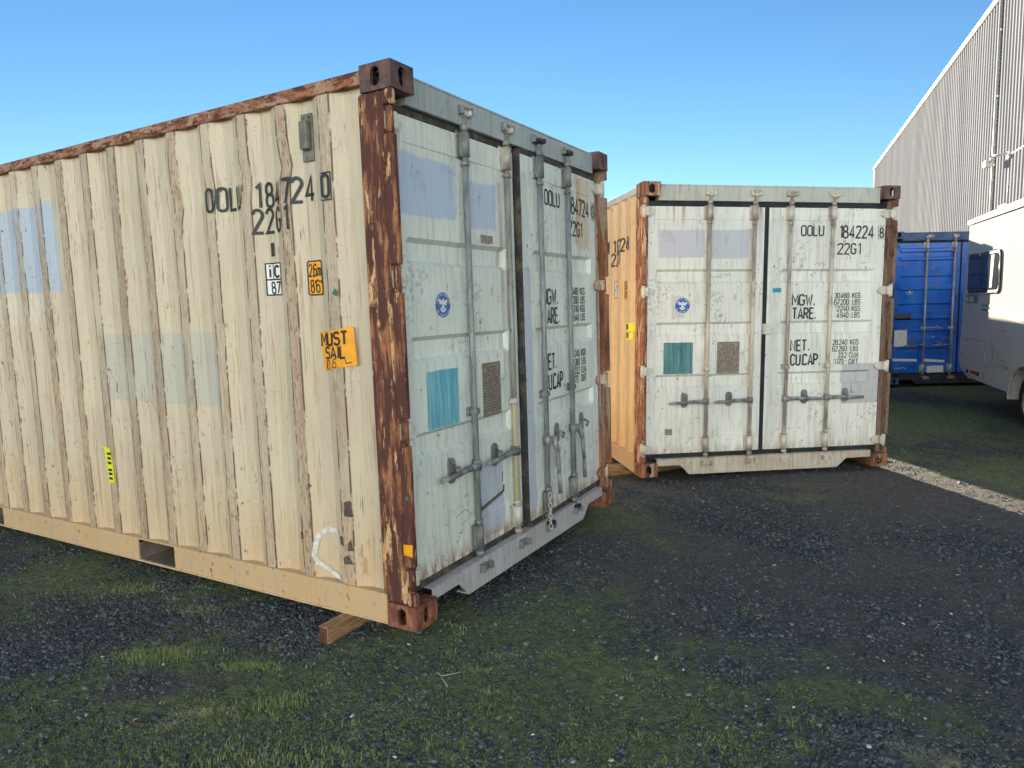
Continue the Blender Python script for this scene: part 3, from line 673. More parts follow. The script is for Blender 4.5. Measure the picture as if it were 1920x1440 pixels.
# side of A: lettering, stickers, vent
def side_text(par, chars, ys, z):
    bm = B()
    for ch, y in zip(chars, ys): text(bm, ch, -y, z, .115, .92, .070)
    sub('painted_lettering', drape(bm, .004), M['letter'], par)
side_text(rootA, 'OOLU', (1.292, 1.216, 1.142, 1.085), 2.062); side_text(rootA, '184724', (.930, .870, .800, .720, .660, .590), 2.050); side_text(rootA, '22G1', (.948, .880, .806, .722), 1.924)
bm = B(); flat(bm, [(-.862, 1.803), (-.838, 1.803), (-.838, 1.871), (-.862, 1.871)]); sub('painted_bar', drape(bm, .004), M['letter'], rootA)
bm = B(); frame2(bm, -.466, -.393, 2.035, 2.166, .006); text(bm, '0', -.453, 2.052, .100, .92, .080); sub('painted_lettering', drape(bm, .004), M['letter'], rootA)
bm = B(); a, b = -.905, -.800; flat(bm, [(a, 1.606), (b, 1.606), (b, 1.772), (a, 1.772)], 0, 0); frame2(bm, a, b, 1.606, 1.772, .007, 1, .0006); flat(bm, [(a+.007, 1.683), (b-.007, 1.683), (b-.007, 1.691), (a+.007, 1.691)], 1, .0006)
flat(bm, [(-.858, 1.691), (-.852, 1.691), (-.852, 1.765), (-.858, 1.765)], 1, .0006)
text(bm, 'i', -.886, 1.699, .062, 1.1, .11, mi=1, lift=.0007); text(bm, 'c', -.846, 1.699, .082, .9, .08, mi=1, lift=.0007); text(bm, '87', -.872, 1.618, .055, .98, .085, mi=1, lift=.0007)
sub('railway_mark_sticker', drape(bm, .0035), [M['white'], M['black']], rootA)
bm = B(); a, b = -.612, -.513; flat(bm, rrect(b-a, .17, .012, 3, (a+b)/2, 1.681), 1, 0); flat(bm, rrect(b-a-.014, .156, .008, 3, (a+b)/2, 1.681), 0, .0006)
text(bm, '2,6m', a+.011, 1.690, .058, .66, .07, mi=1, lift=.001); text(bm, "8'6\"", a+.016, 1.612, .058, .82, .07, mi=1, lift=.001)
sub('height_sticker', drape(bm, .0035), [M['orange'], M['black']], rootA)
bm = B(); P = [(-.545, 1.414), (-.43, 1.426), (-.318, 1.442), (-.312, 1.36), (-.305, 1.256), (-.41, 1.244), (-.520, 1.228), (-.524, 1.30), (-.536, 1.372)]; flat(bm, P, 0, 0)
t0 = len(bm.verts); text(bm, 'MUST', -.528, 1.350, .060, 1.22, .105, mi=1, lift=.0008); text(bm, 'SAIL', -.500, 1.286, .056, 1.15, .105, mi=1, lift=.0008, sp=1.02)
text(bm, '10', -.508, 1.235, .042, .9, .05, mi=1, lift=.0008, slant=.15); text(bm, '.6.', -.458, 1.240, .044, 1.0, .055, mi=1, lift=.0008, slant=.1); ribbon(bm, [(-.375, 1.292), (-.365, 1.258), (-.335, 1.262)], False, .0026, .0008, 1)
for v in list(bm.verts)[t0:]: v.co.y += (v.co.x+.5)*.055
drape(bm, .0025)
for v in bm.verts:                                                            # stiff vinyl tents over the fold
    base_ = prof(v.co.y); v.co.x = v.co.x-base_+XO+(base_-XO)*.45
sub('must_sail_sticker', bm, [M['orange'], M['black']], rootA)
bm = B(); flat(bm, [(-2.535, .705), (-2.485, .70), (-2.465, .60), (-2.455, .475), (-2.385, .48), (-2.39, .60), (-2.41, .70), (-2.45, .715)], 0, 0)
for k, z in enumerate((.50, .53, .555, .60, .63, .66)): flat(bm, [(-2.445, z), (-2.405, z), (-2.407, z+.016), (-2.447, z+.016)], 1, .0006)
drape(bm, .004)
for v in bm.verts: base_ = prof(v.co.y); v.co.x = v.co.x-base_+XO+(base_-XO)*.25
sub('torn_yellow_tape', bm, [M['yellow'], M['black']], rootA)
def blot(y, z, w, h, jit=.15):
    bm = B(); flat(bm, [(-y-w/2*(1+rnd.uniform(-jit, jit)), z-h/2), (-y+w/2*(1+rnd.uniform(-jit, jit)), z-h/2*(1+rnd.uniform(-jit, jit))), (-y+w/2*(1-jit), z+h/2), (-y+w/6, z+h/2*(1+jit)), (-y-w/2, z+h/2*(1-jit))])
    sub('sticker_residue', drape(bm, .0035), M['grime'], rootA)
blot(.405, .545, .055, .078); blot(.468, .375, .04, .045); blot(.405, .355, .03, .05, .4); blot(.43, .28, .055, .04, .5); blot(.74, .365, .03, .04, .4)
bm = B(); ribbon(bm, [(-.50, .408), (-.545, .414), (-.594, .407), (-.63, .38), (-.650, .335), (-.662, .27), (-.645, .235), (-.61, .212), (-.57, .19), (-.535, .172), (-.50, .16)], False, .013, 0)
sub('white_spray_curve', drape(bm, .0045), M['chalk'], rootA)
bm = B(); P = [(-.43, 1.60), (-.405, 1.625), (-.39, 1.602), (-.40, 1.585)]; flat(bm, P); sub('green_dot', drape(bm, .004), M['green'], rootA)
bm = B(); xv = XO+DEP; y0, y1 = .518, .592                                     # vent cover in the trough
box(bm, xv-.012, xv-.001, y0-.0, y1, 2.235, 2.455, .002); box(bm, xv-.042, xv-.011, y0+.008, y1-.012, 2.285, 2.42, .010, seg=2)
for yy, zz in ((y0+.02, 2.438), (y1-.02, 2.438), (y0+.045, 2.25)): cyl(bm, (xv-.012, yy, zz), (xv-.018, yy, zz), .007, 6)
sub('vent_cover', bm, M['vent'], rootA)
bm = B(); flat(bm, [(.008, .645), (.019, .655), (.03, .645), (.019, .632)]); 
for v in bm.verts: v.co = Vector((.0, v.co.x+.004, v.co.y))
sub('green_diamond_sticker', bm, M['green'], rootA)
bm = B(); 
for a in ([(.006, .365), (.058, .37), (.06, .42), (.004, .425)],): flat(bm, a)
for v in bm.verts: v.co = Vector((.0, v.co.x, v.co.y))
sub('orange_tag', bm, M['orange'], rootA)

rootB = thing('shipping_container', 'second cream container, doors facing the camera, numbered 184224', 'shipping container', (1.1295, 6.1459, -.0315), group='cream shipping containers', rot=(.0037, .0106, YB))
cB = dict(cast={(0, 1): M['cast_b'], (1, 1): M['cast_a'], (0, 0): M['cast_b'], (1, 0): M['cast_b']}, post={0: rust_paint('orange_rust_post_b', (.60, .46, .34), .52, dark=.5, s1=(9, 9, 2)), 1: rust_paint('brown_post_b', (.20, .16, .14), .30, dark=1.4, s1=(9, 9, 2))},
    side=M['side_b'], rail_t=M['rail_b'], rail_b=side_paint('warm_bottom_rail_b', (.60, .45, .27), 0., (), .5), header=M['header_b'], sill=M['sill_b'], keep=M['fit_b'], under=M['under'], amp=.0015)
container(rootB, cB)
bL = door_hw(rootB, -1, M['door_b'], None, M['rubber'], 'door'); bR = door_hw(rootB, 1, M['door_b'], None, M['rubber'], 'door')
bm = B(); box(bm, 2.362, 2.412, DY-.0075, DY+.04, .15, 2.437, .003); box(bm, .055, 2.360, DY-.010, DY+.02, 2.394, 2.4385, .004); box(bm, 1.166, 1.206, DY-.006, DY-.001, .19, 2.392, .002); box(bm, .055, 2.36, DY-.012, DY-.004, .152, .194, .003); box(bm, .050, .068, DY-.008, DY, .195, 2.393, .002); obj('black_door_seal', bm, M['rubber'], rootB)
for d, x in ((bL, .634), (bL, 1.06), (bR, 1.405), (bR, 1.82)): lock_rod(d, x, (M['rod_b'], M['fit_b']), 0, {})
handle(bL, .634, .665, -1); handle(bL, 1.06, .665, -1); handle(bR, 1.405, .665, 1); handle(bR, 1.82, .668, 1)
for z in (.245, .95, 1.65, 2.345): hinge(bL, -1, z, M['hinge']); hinge(bR, 1, z, M['hinge'])
door_text(bR, '184224', '8'); emblem(bL, .368+.035, 1.53, .074, DY)
quad_dec(bL, 'teal_sticker', .232, .508, .918, 1.20, M['teal'], jit=.0015); data_plate(bL, .74, .955, .91, 1.20)
bm = B(); ribbon(bm, [(.36, 1.14), (.375, 1.17), (.385, 1.13), (.40, 1.15), (.41, 1.06), (.405, 1.00)], False, .003, 0); sub('drip_mark', on_front(bm, DY, .0032), M['grime'], bL)
quad_dec(bR, 'blue_tape', 1.262, 1.345, 1.640, 1.678, M['bluetape'], jit=.003); quad_dec(bL, 'old_label', .255, .325, .30, .42, M['plate'], jit=.002)
for (x, z, w, hh, n) in ((.17, .30, .14, .05, 9), (.20, .26, .3, .03, 14), (.3, .24, .22, .035, 12), (.40, .30, .1, .04, 5), (.66, 1.79, .12, .02, 5), (.76, 1.80, .10, .015, 4), (1.96, 1.0, .1, .0, 2), (1.66, 1.90, .11, .02, 9), (1.52, 1.87, .04, .01, 6), (2.05, .35, .1, .01, 3)):
    bm = B(); scribble(bm, x, z, w, hh, n, .0014); sub('scrawl', on_front(bm, DY, .0022), M['grime'], bL if x < 1.2 else bR)
bm = B(); box(bm, 1.168, 1.262, DY-.022, DY-.003, 1.262, 1.358, .006, seg=2); box(bm, 1.180, 1.20, DY-.03, DY-.02, 1.28, 1.34, .003); obj('lock_box', bm, M['hinge'], bR)
bm = B(); box(bm, 2.08, 2.18, DY-.012, DY-.002, .70, .712, .002); box(bm, 2.08, 2.088, DY-.012, DY-.002, .713, .77, .002); box(bm, 2.172, 2.18, DY-.012, DY-.002, .713, .77, .002); obj('seal_bracket', bm, M['fit_b'], bR)
# side of B
side_text(rootB, 'OOLU', (1.292, 1.216, 1.142, 1.085), 2.062); side_text(rootB, '184224', (.930, .870, .800, .720, .660, .590), 2.050); side_text(rootB, '22G1', (.948, .880, .806, .722), 1.924); side_text(rootB, '8', (.466,), 2.05)
bm = B(); a, b = -.905, -.800; flat(bm, [(a, 1.606), (b, 1.606), (b, 1.772), (a, 1.772)], 0, 0); frame2(bm, a, b, 1.606, 1.772, .007, 1, .0006); flat(bm, [(a+.007, 1.683), (b-.007, 1.683), (b-.007, 1.691), (a+.007, 1.691)], 1, .0006)
text(bm, 'i', -.886, 1.699, .062, 1.1, .11, mi=1, lift=.0007); text(bm, 'c', -.846, 1.699, .082, .9, .08, mi=1, lift=.0007); text(bm, '87', -.872, 1.618, .055, .98, .085, mi=1, lift=.0007)
sub('railway_mark_sticker', drape(bm, .0035), [M['white'], M['black']], rootB)
bm = B(); a, b = -.612, -.513; flat(bm, rrect(b-a, .17, .012, 3, (a+b)/2, 1.681), 1, 0); flat(bm, rrect(b-a-.014, .156, .008, 3, (a+b)/2, 1.681), 0, .0006)
text(bm, '2,6m', a+.011, 1.690, .058, .66, .07, mi=1, lift=.001); text(bm, "8'6\"", a+.016, 1.612, .058, .82, .07, mi=1, lift=.001)
sub('height_sticker', drape(bm, .0035), [M['orange'], M['black']], rootB)
bm = B(); flat(bm, [(-.50, 1.29), (-.30, 1.30), (-.30, 1.38), (-.50, 1.37)], 0, 0); flat(bm, [(-.49, 1.21), (-.33, 1.22), (-.33, 1.288), (-.49, 1.278)], 0, 0)
text(bm, 'PRIORITY', -.515, 1.312, .045, .62, .11, mi=1, lift=.001); text(bm, 'TOW', -.455, 1.235, .042, .8, .11, mi=1, lift=.001)
sub('yellow_tape', drape(bm, .004), [M['yellow'], M['black']], rootB)

# blue container
rootC = thing('shipping_container', 'glossy blue container beside the motorhome, its doors in shade', 'shipping container', (6.5, 12.0, .045), 0, group='shipping containers standing in the yard')
bside = simple('blue_side_paint', (.02, .07, .24), .5)
cC = dict(cast={(a, b): M['blue_frame'] for a in (0, 1) for b in (0, 1)}, post={0: M['blue_frame'], 1: M['blue_frame']}, side=bside, rail_t=M['blue_frame'], rail_b=M['blue_frame'], header=M['blue_frame'], sill=M['blue_dark'], keep=M['rod_b'], under=M['under'])
container(rootC, cC)
cLd = door_hw(rootC, -1, M['blue_door'], None, M['rubber'], 'door'); cRd = door_hw(rootC, 1, M['blue_door'], None, M['rubber'], 'door')
bm = B()                                                                     # raised horizontal swages
for z0, z1 in ((2.24, 2.32), (2.10, 2.17), (1.60, 1.70), (1.10, 1.17), (.60, .66)):
    prism(bm, [(DY-.001, z0), (DY-.026, z0+.02), (DY-.026, z1-.02), (DY-.001, z1)], .15, 1.07, 'x')
obj('pressed_rib', bm, M['blue_door'], cLd)
for d, x in ((cLd, .59), (cLd, 1.06), (cRd, 1.405), (cRd, 1.82)): lock_rod(d, x, (M['rod_b'], M['fit_b']), 0, {})
handle(cLd, .59, .665, -1); handle(cLd, 1.06, .665, -1)
for z in (.245, .95, 1.65, 2.345): hinge(cLd, -1, z, M['blue_frame'])
emblem(cLd, .33, 1.60, .065, DY)
quad_dec(cLd, 'white_notice', .08, .30, .65, .93, M['white'], y=DY, off=.03, jit=.003); quad_dec(cLd, 'white_notice', .66, .95, .19, .31, M['white'], y=DY, off=.03, jit=.006)
bm = B(); flat(bm, [(.05, .40), (.5, .385), (.5, .425), (.05, .445)]); flat(bm, [(.62, .385), (.98, .36), (.98, .40), (.62, .43)]); sub('white_strip', on_front(bm, DY, .004), M['white'], cLd)
bm = B()
for (x, z, w, hh, n) in ((.62, .97, .28, .018, 16), (.72, .80, .05, .03, 5), (.10, .27, .2, .02, 9)): scribble(bm, x, z, w, hh, n, .004)
sub('chalk_scrawl', on_front(bm, DY, .031), M['chalk'], cLd)
quad_dec(cLd, 'grime_patch', .08, .36, 1.12, 1.2, M['grime'], jit=.015, off=.0275)

# container standing behind the others (hidden from here, its shade falls to the right)
rootD = thing('shipping_container', 'cream container standing in the back row behind the other three', 'shipping container', (2.84, 15.0, -.02), -.36, group='shipping containers standing in the yard')
cD = dict(cA); cD['side'] = M['side_b']; container(rootD, cD)
door_hw(rootD, -1, M['door_b'], None, M['rubber']); door_hw(rootD, 1, M['door_b'], None, M['rubber'])

rootE = thing('shipping_container', 'unseen cream container added in the back row to block sun between the first two', 'shipping container', (-.62, 12.95, -.03), .108, group='shipping containers standing in the yard')  # added out of sight, keeps sun off the ground between the two cream containers
container(rootE, cD); door_hw(rootE, -1, M['door_b'], None, M['rubber']); door_hw(rootE, 1, M['door_b'], None, M['rubber'])

# dunnage
def timber(name, label, par_mat, x0, x1, y0, y1, z0, z1, rot=0):
    bm = B(); box(bm, x0, x1, y0, y1, z0, z1, .003)
    for f in bm.faces:
        if abs(f.normal.x) > .9: f.material_index = 1
    o = obj(name, bm, [M['wood'], M['wood_end']]); o.matrix_world = par_mat @ Matrix.Rotation(rot, 4, 'Z'); tag(o, label, 'timber', 'dunnage timbers under the containers'); return o
mA = Matrix.Translation((-.4683, 3.1484, 0)) @ Matrix.Rotation(YA, 4, 'Z'); mB = Matrix.Translation((1.1295, 6.1459, -.0315)) @ Matrix.Rotation(YB, 4, 'Z')
timber('timber_beam', 'timber beam sticking out from under the near corner of the MUST SAIL container', mA, -.165, 2.7, .415, .475, -.087, .002)
timber('timber_beam', 'upper of two pale planks under the left side of the second container', mB, -.75, 2.7, .50, .60, -.045, .002)
timber('timber_beam', 'lower of two pale planks under the left side of the second container', mB, -.80, 2.7, .50, .605, -.093, -.046)

# ------------------------------------------------------------------ warehouse
WA = rad(20.7); wr = thing('warehouse', 'tall warehouse clad in pale ribbed metal sheet, behind the motorhome', 'warehouse', (12.57, 17.58, -.05), 0)
wr.rotation_euler = (0, 0, math.pi/2-WA)      # local +x runs away along the wall, local +y faces the yard (left)
g = G('zincalume_cladding'); M['clad'] = g.done(g.mix(g.rg(g.noise((.3, .3, .05), 3, 4), .3, .7), (.25, .265, .305), (.31, .325, .365)), .6, .0, None, spec=0)
M['trim'] = simple('pale_trim_paint', (.62, .60, .56), .45, 0, .12, 4)
S0, S1, HE = -14.0, 28.8, 9.52
bm = B(); zs = (0, HE); s = S0; pr = None; pit = .262
while s < S1:
    for ds, dy in ((0, 0), (.125, 0), (.142, .070), (.240, .070), (.257, 0)):
        u = s+ds
        a, b = bm.verts.new((u, dy, 0)), bm.verts.new((u, dy, HE))
        if pr: bm.faces.new((pr[0], a, b, pr[1]))
        pr = (a, b)
    s += pit
obj('ribbed_wall', bm, M['clad'], wr)
bm = B(); box(bm, S0, S1, .0, .12, HE-.02, HE+.14, .02); obj('eaves_gutter', bm, M['trim'], wr)
bm = B(); box(bm, S1-.02, S1+.10, -.1, .06, 0, HE+.1, .01); obj('corner_trim', bm, M['trim'], wr)
bm = B(); f = [(0, HE+.12), (-11, HE+1.6), (-22, HE+.12)]
prism(bm, f+[(-22, HE+.05), (-11, HE+1.5), (0, HE+.05)], S0, S1, 'x'); obj('roof', bm, M['clad'], wr)
bm = B(); box(bm, S0, S1, -22, -21.9, 0, HE); box(bm, S1-.1, S1-.03, -21.9, -.1, 0, HE); box(bm, S0, S0+.1, -21.9, -.02, 0, HE); obj('rear_wall', bm, M['clad'], wr)
DPX = 2.12
bm = B(); cyl(bm, (DPX, .10, .1), (DPX, .10, HE), .045, 14)
for z in (1.5, 3.3, 5.1, 6.9, 8.6): box(bm, DPX-.09, DPX+.09, .034, .11, z, z+.04)
obj('downpipe', bm, M['trim'], wr)
bm = B(); box(bm, 1.42, 1.66, .28, .44, 4.99, 5.16, .01); box(bm, 1.44, 1.64, .441, .45, 5.01, 5.14); cyl(bm, (1.40, .34, 5.11), (1.10, .36, 5.20), .03, 8); cyl(bm, (1.10, .36, 5.20), (.86, .04, 5.20), .03, 8); box(bm, .76, .90, .036, .10, 5.05, 5.24, .01); obj('floodlight', bm, M['trim'], wr)
bm = B(); cyl(bm, (.83, .055, 5.05), (.83, .055, 3.6), .018, 8); cyl(bm, (.76, .055, 5.15), (-8, .055, 5.15), .018, 8); obj('conduit', bm, M['trim'], wr)

yr = thing('unseen_fill_shed', 'unseen long pale metal shed added behind the camera to reflect sun onto the container doors', 'shed', (-9, -13.5, -.1), 0)  # out-of-view shed added as a reflector, bounces sun onto the shaded container faces
M['shed'] = simple('pale_fill_shed_cladding', (.585, .69, .775), .6, 0, .06, 1.5)
bm = B(); u = -38.0; pr = None
while u < 38:
    for ds, dy in ((0, 0), (.30, 0), (.33, .03), (.42, .03), (.45, 0)):
        a, b = bm.verts.new((u+ds, dy, 0)), bm.verts.new((u+ds, dy, 11.0))
        if pr: bm.faces.new((a, pr[0], pr[1], b))
        pr = (a, b)
    u += .5
obj('ribbed_wall', bm, M['shed'], yr)
bm = B(); prism(bm, [(0.3, 11.05), (-10, 13.5), (-20, 11.05), (-20, 10.95), (-10, 13.4), (.3, 10.95)], -38.3, 38.3, 'x'); obj('roof', bm, M['clad'], yr)
bm = B(); box(bm, -38, 38, -19.9, -19.8, 0, 10.9); box(bm, -38, -37.9, -19.7, -.1, 0, 10.9); box(bm, 37.9, 38, -19.7, -.1, 0, 10.9); obj('rear_wall', bm, M['shed'], yr)
for x in (-22, -2, 18):
    bm = B(); box(bm, x-2.2, x+2.2, .035, .10, 0, 4.6)
    for k in range(15): box(bm, x-2.2, x+2.2, .1005, .125, .1+k*.3, .1+k*.3+.2, 0)
    obj('roller_door', bm, M['trim'], yr)

# ------------------------------------------------------------------ motorhome
MA = rad(16.5); mh = thing('motorhome', 'white motorhome parked beside the warehouse, only its rear half in view', 'motorhome', (6.43, 8.84, -.165), math.pi/2-MA); mh.scale = (1.05, 1.05, 1.05)
# local +x towards the rear, +y towards the yard (outer side plane y=0), body extends to y=-2.25; z0 = ground
M['mh'] = (lambda g: g.done(g.mix(g.rg(g.noise(sc=.8, det=3), .3, .7), (.385, .40, .425), (.42, .43, .45)), g.rg(g.noise(sc=3, det=4), .3, .7, .6, .7), 0, g.noise((1, 1, .6), 1.6, 3), .12, .03, 0.))(G('motorhome_gelcoat'))
M['mh2'] = simple('moulded_white_trim', (.42, .42, .41), .35, 0, .1, 3)
M['glass'] = (lambda g: g.done((.02, .025, .03), .12, 0, None, spec=.25))(G('dark_window_glass'))
M['tyre'] = simple('tyre_rubber', (.02, .02, .022), .8, 0, .4, 20, .3, .4); M['rim'] = simple('polished_rim', (.55, .56, .58), .25, .85, .2, 9)
M['curtain'] = simple('pale_curtain', (.45, .42, .38), .8, 0, .3, 12)
ac, ar = -.17, .42
arch = [(ac+ar*math.cos(rad(a)), .36+ar*math.sin(rad(a))) for a in range(-5, 190, 15)]
fa = [(ac-3.55+ar*math.cos(rad(a)), .36+ar*math.sin(rad(a))) for a in range(-5, 190, 15)]
prof_ = [(2.05, 2.665), (2.18, 1.7), (2.265, .78), (2.25, .66), (2.18, .53), (1.99, .455), (1.1, .425), (.36, .405)]+arch+[(-.72, .40), (-2.9, .38), (-3.2, .38)]+fa+[(-4.6, .40), (-4.85, .60), (-4.9, 1.05), (-4.3, 1.25), (-3.7, 1.95), (-4.2, 2.25), (-4.0, 2.72), (-3.4, 2.80), (0, 2.69)]
bm = B(); prism(bm, prof_, 0, -2.25, 'y')
es = [e for e in bm.edges if all(v.co.x > 1.9 or v.co.z > 2.5 for v in e.verts) and abs(e.verts[0].co.y-e.verts[1].co.y) < 1e-4]
bmesh.ops.bevel(bm, geom=es, offset=.04, segments=3, affect='EDGES'); 
bmesh.ops.triangulate(bm, faces=[f for f in bm.faces if len(f.verts) > 8]); obj('body', bm, M['mh'], mh)
bm = B(); prism(bm, [(2.07, 2.645), (2.07, 2.70), (-3.3, 2.86), (-3.3, 2.79), (0, 2.675)], .012, -.05); obj('roof_rail', bm, M['mh2'], mh)
bm = B(); prism(bm, [(1.2, 2.715), (.85, 2.74), (.85, 2.79), (1.1, 2.79)], -.05, -.4); obj('roof_vent', bm, M['mh2'], mh)
w = obj('window', (lambda b_: (prism(b_, rrect(1.22, .56, .09, 5, 1.345, 1.93), -.002, .018), b_)[1])(B()), M['black'], mh)
bm = B(); prism(bm, rrect(1.14, .48, .06, 5, 1.345, 1.93), .019, .022); obj('pane', bm, M['glass'], w)
bm = B(); prism(bm, [(.98, 1.72), (1.06, 1.72), (1.04, 2.15), (.93, 2.15)], .0225, .024); prism(bm, [(1.37, 1.70), (1.39, 1.70), (1.39, 2.16), (1.37, 2.16)], .0225, .026, mi=1); obj('curtain', bm, [M['curtain'], M['black']], w)
bm = B(); tube(bm, [(x, .02, z) for x, z in rrect(1.22, .56, .09, 5, 1.345, 1.93)]+[(1.345+.61, .02, 1.93+.19)], .008, 6); obj('frame', bm, M['mh2'], w)
def flip(bm):   # u runs to the right in the picture, i.e. towards -x
    for v in bm.verts: v.co = Vector((-v.co.x, .004+v.co.z, v.co.y))
    return bm
bm = B(); flat(bm, [(-2.03, 1.515), (-1.54, 1.510), (-1.54, 1.625), (-2.03, 1.63)], 0, 0)
text(bm, 'AVIDA', -1.90, 1.535, .07, 1.05, .09, mi=1, lift=.001); flat(bm, [(-2.0, 1.54), (-1.96, 1.54), (-1.94, 1.605), (-1.98, 1.605)], 1, .001); obj('maker_badge', flip(bm), [simple('badge_grey', (.10, .14, .17), .5), M['white']], mh)
bm = B(); flat(bm, [(-1.38, 1.50), (-1.05, 1.495), (.1, 1.355), (3, 1.1), (3, 1.06), (.1, 1.31), (-1.05, 1.46), (-1.36, 1.475)], 0, 0)
for x in range(3): pass
flat(bm, [(-1.40, 1.44), (-1.07, 1.425), (-1.07, 1.40), (-1.38, 1.415)], 1, 0); flat(bm, [(-1.05, 1.42), (.1, 1.27), (3, 1.0), (3, .985), (.1, 1.255), (-1.05, 1.405)], 2, 0)
obj('side_stripe', flip(bm), [simple('green_stripe', (.05, .30, .24), .4), simple('dark_stripe', (.04, .08, .11), .4), simple('grey_stripe', (.45, .48, .45), .4)], mh)
for nm, x0, x1, z0, z1 in (('locker_door', 1.16, 1.94, .48, .99), ('hatch_door', .32, .67, .79, 1.155), ('small_hatch', .85, .97, .89, 1.02)):
    bm = B(); prism(bm, rrect(x1-x0, z1-z0, .045, 4, (x0+x1)/2, (z0+z1)/2), -.002, .006); r_ = rrect(x1-x0+.02, z1-z0+.02, .05, 4, (x0+x1)/2, (z0+z1)/2); tube(bm, [(a, .003, b_) for a, b_ in r_+[r_[0]]], .006, 5, 1); obj(nm, bm, [M['mh'], simple(nm+'_seal', (.35, .36, .37), .6)], mh)
bm = B(); prism(bm, [(1.12, .70), (1.12, .74), (.28, .74), (.28, .70)], 0, .010); obj('skirt_trim', bm, M['mh2'], mh)
bm = B(); prism(bm, [(1.65, .515), (1.65, .56), (1.42, .56), (1.42, .515)], .005, .014); obj('red_reflector', bm, simple('red_plastic', (.45, .02, .02), .3), mh)
for x in (1.80, 1.36): bm = B(); cyl(bm, (x, .005, .53), (x, .02, .53), .028, 12); obj('vent_port', bm, M['black'], mh)
for x, z in ((2.12, .755), (.39, .705)): bm = B(); prism(bm, rrect(.07, .04, .01, 2, x, z), .0, .014); obj('marker_light', bm, simple('amber_lens', (.65, .20, .04), .3), mh)
bm = B(); text(bm, '3', -.92, .76, .12, 1, .05); obj('number_decal', flip(bm), simple('brown_decal', (.25, .15, .10), .5), mh)
bm = B(); tube(bm, [(ac+ar*math.cos(rad(a)), .008, .36+ar*math.sin(rad(a))) for a in range(-5, 190, 5)], .020, 8); obj('wheel_arch', bm, M['mh2'], mh)
bm = B(); box(bm, ac-.42, ac+.42, -.60, -.55, .2, .80); 
obj('arch_liner', bm, M['dark_in'], mh)
for wx, wy in ((ac, -.06), (ac, -2.0), (ac-3.55, -.06), (ac-3.55, -2.0)):
    s_ = 1 if wy > -1 else -1; R0 = .345
    bm = B(); 
    prf = [(.20, -.19), (.30, -.205), (.335, -.19), (.345, -.15), (.345, -.05), (.335, -.012), (.30, .0), (.215, -.008), (.205, -.03)]
    n = 36; rows = []
    for k in range(n):
        a = 2*math.pi*k/n; rows.append([bm.verts.new((wx+r*math.cos(a), wy+s_*(d)-(0 if s_ > 0 else 0), .345+r*math.sin(a))) for r, d in prf])
    for k in range(n):
        for j in range(len(prf)-1): f_ = bm.faces.new((rows[k][j], rows[k][j+1], rows[(k+1) % n][j+1], rows[(k+1) % n][j])); f_.smooth = True
    wh = obj('wheel', bm, M['tyre'], mh)
    bm = B(); cyl(bm, (wx, wy-s_*.10, .345), (wx, wy-s_*.08, .345), .21, 30, mi=1)
    prv = None
    for k in range(30):
        a, b_ = 2*math.pi*k/30, 2*math.pi*(k+1)/30
        bm.faces.new([bm.verts.new(p) for p in ((wx+.215*math.cos(a), wy-s_*.006, .345+.215*math.sin(a)), (wx+.215*math.cos(b_), wy-s_*.006, .345+.215*math.sin(b_)), (wx+.185*math.cos(b_), wy-s_*.03, .345+.185*math.sin(b_)), (wx+.185*math.cos(a), wy-s_*.03, .345+.185*math.sin(a)))])
    for k in range(7):
        a = 2*math.pi*k/7; c_, t_ = math.cos(a), math.sin(a)
        cyl(bm, (wx+.05*c_, wy-s_*.035, .345+.05*t_), (wx+.20*c_, wy-s_*.03, .345+.20*t_), .026, 8, .020)
    cyl(bm, (wx, wy-s_*.07, .345), (wx, wy-s_*.012, .345), .06, 18)
    for k in range(6): a = k*math.pi/3; cyl(bm, (wx+.045*math.cos(a), wy-s_*.02, .345+.045*math.sin(a)), (wx+.045*math.cos(a), wy-s_*.004, .345+.045*math.sin(a)), .009, 6)
    obj('rim', bm, [M['rim'], M['dark_in']], wh)

# ------------------------------------------------------------------ ground
def vnoise(x, y, f, seed=0):
    x = np.asarray(x)*f+seed*17.31; y = np.asarray(y)*f+seed*7.77; xi, yi = np.floor(x).astype(np.int64), np.floor(y).astype(np.int64); xf, yf = x-xi, y-yi
    def hsh(a, b): h = (a*374761393+b*668265263+seed*1442695) & 0x7fffffff; h = ((h ^ (h >> 13))*1274126177) & 0x7fffffff; return ((h ^ (h >> 16)) & 0xffff)/65535.
    u, v = xf*xf*(3-2*xf), yf*yf*(3-2*yf)
    return (hsh(xi, yi)*(1-u)+hsh(xi+1, yi)*u)*(1-v)+(hsh(xi, yi+1)*(1-u)+hsh(xi+1, yi+1)*u)*v
def fbm(x, y, f, o=4, seed=0):
    s = 0; a = .5
    for k in range(o): s = s+a*vnoise(x, y, f*2**k, seed+k); a *= .5
    return s/(1-.5**o)
def blob(x, y, cx, cy, rx, ry, a=0):
    c, s = math.cos(a), math.sin(a); u = (x-cx)*c+(y-cy)*s; v = -(x-cx)*s+(y-cy)*c; return np.exp(-(u/rx)**2-(v/ry)**2)
def ssm(t, a, b): t = np.clip((t-a)/(b-a), 0, 1); return t*t*(3-2*t)
def height(x, y):
    z = -.086+.075*ssm(y, 10.3, 12)-.078*blob(x, y, 7.3, 7.6, 2.2, 2.6)+(fbm(x, y, .7, 3, 5)-.5)*.028*ssm(np.hypot(x, y-4), 0, 3)+(fbm(x, y, 3, 4, 2)-.5)*.022
    z = z-.045*blob(x, y, .9, 6.8, .5, .6)
    # wheel ruts running towards the warehouse
    r = (x*.80+y*.60); 
    z = z-.014*(blob(r, 0*r, 4.0, 0, .13, 9)+blob(r, 0*r, 5.1, 0, .15, 9))*(x > -.2)
    return z
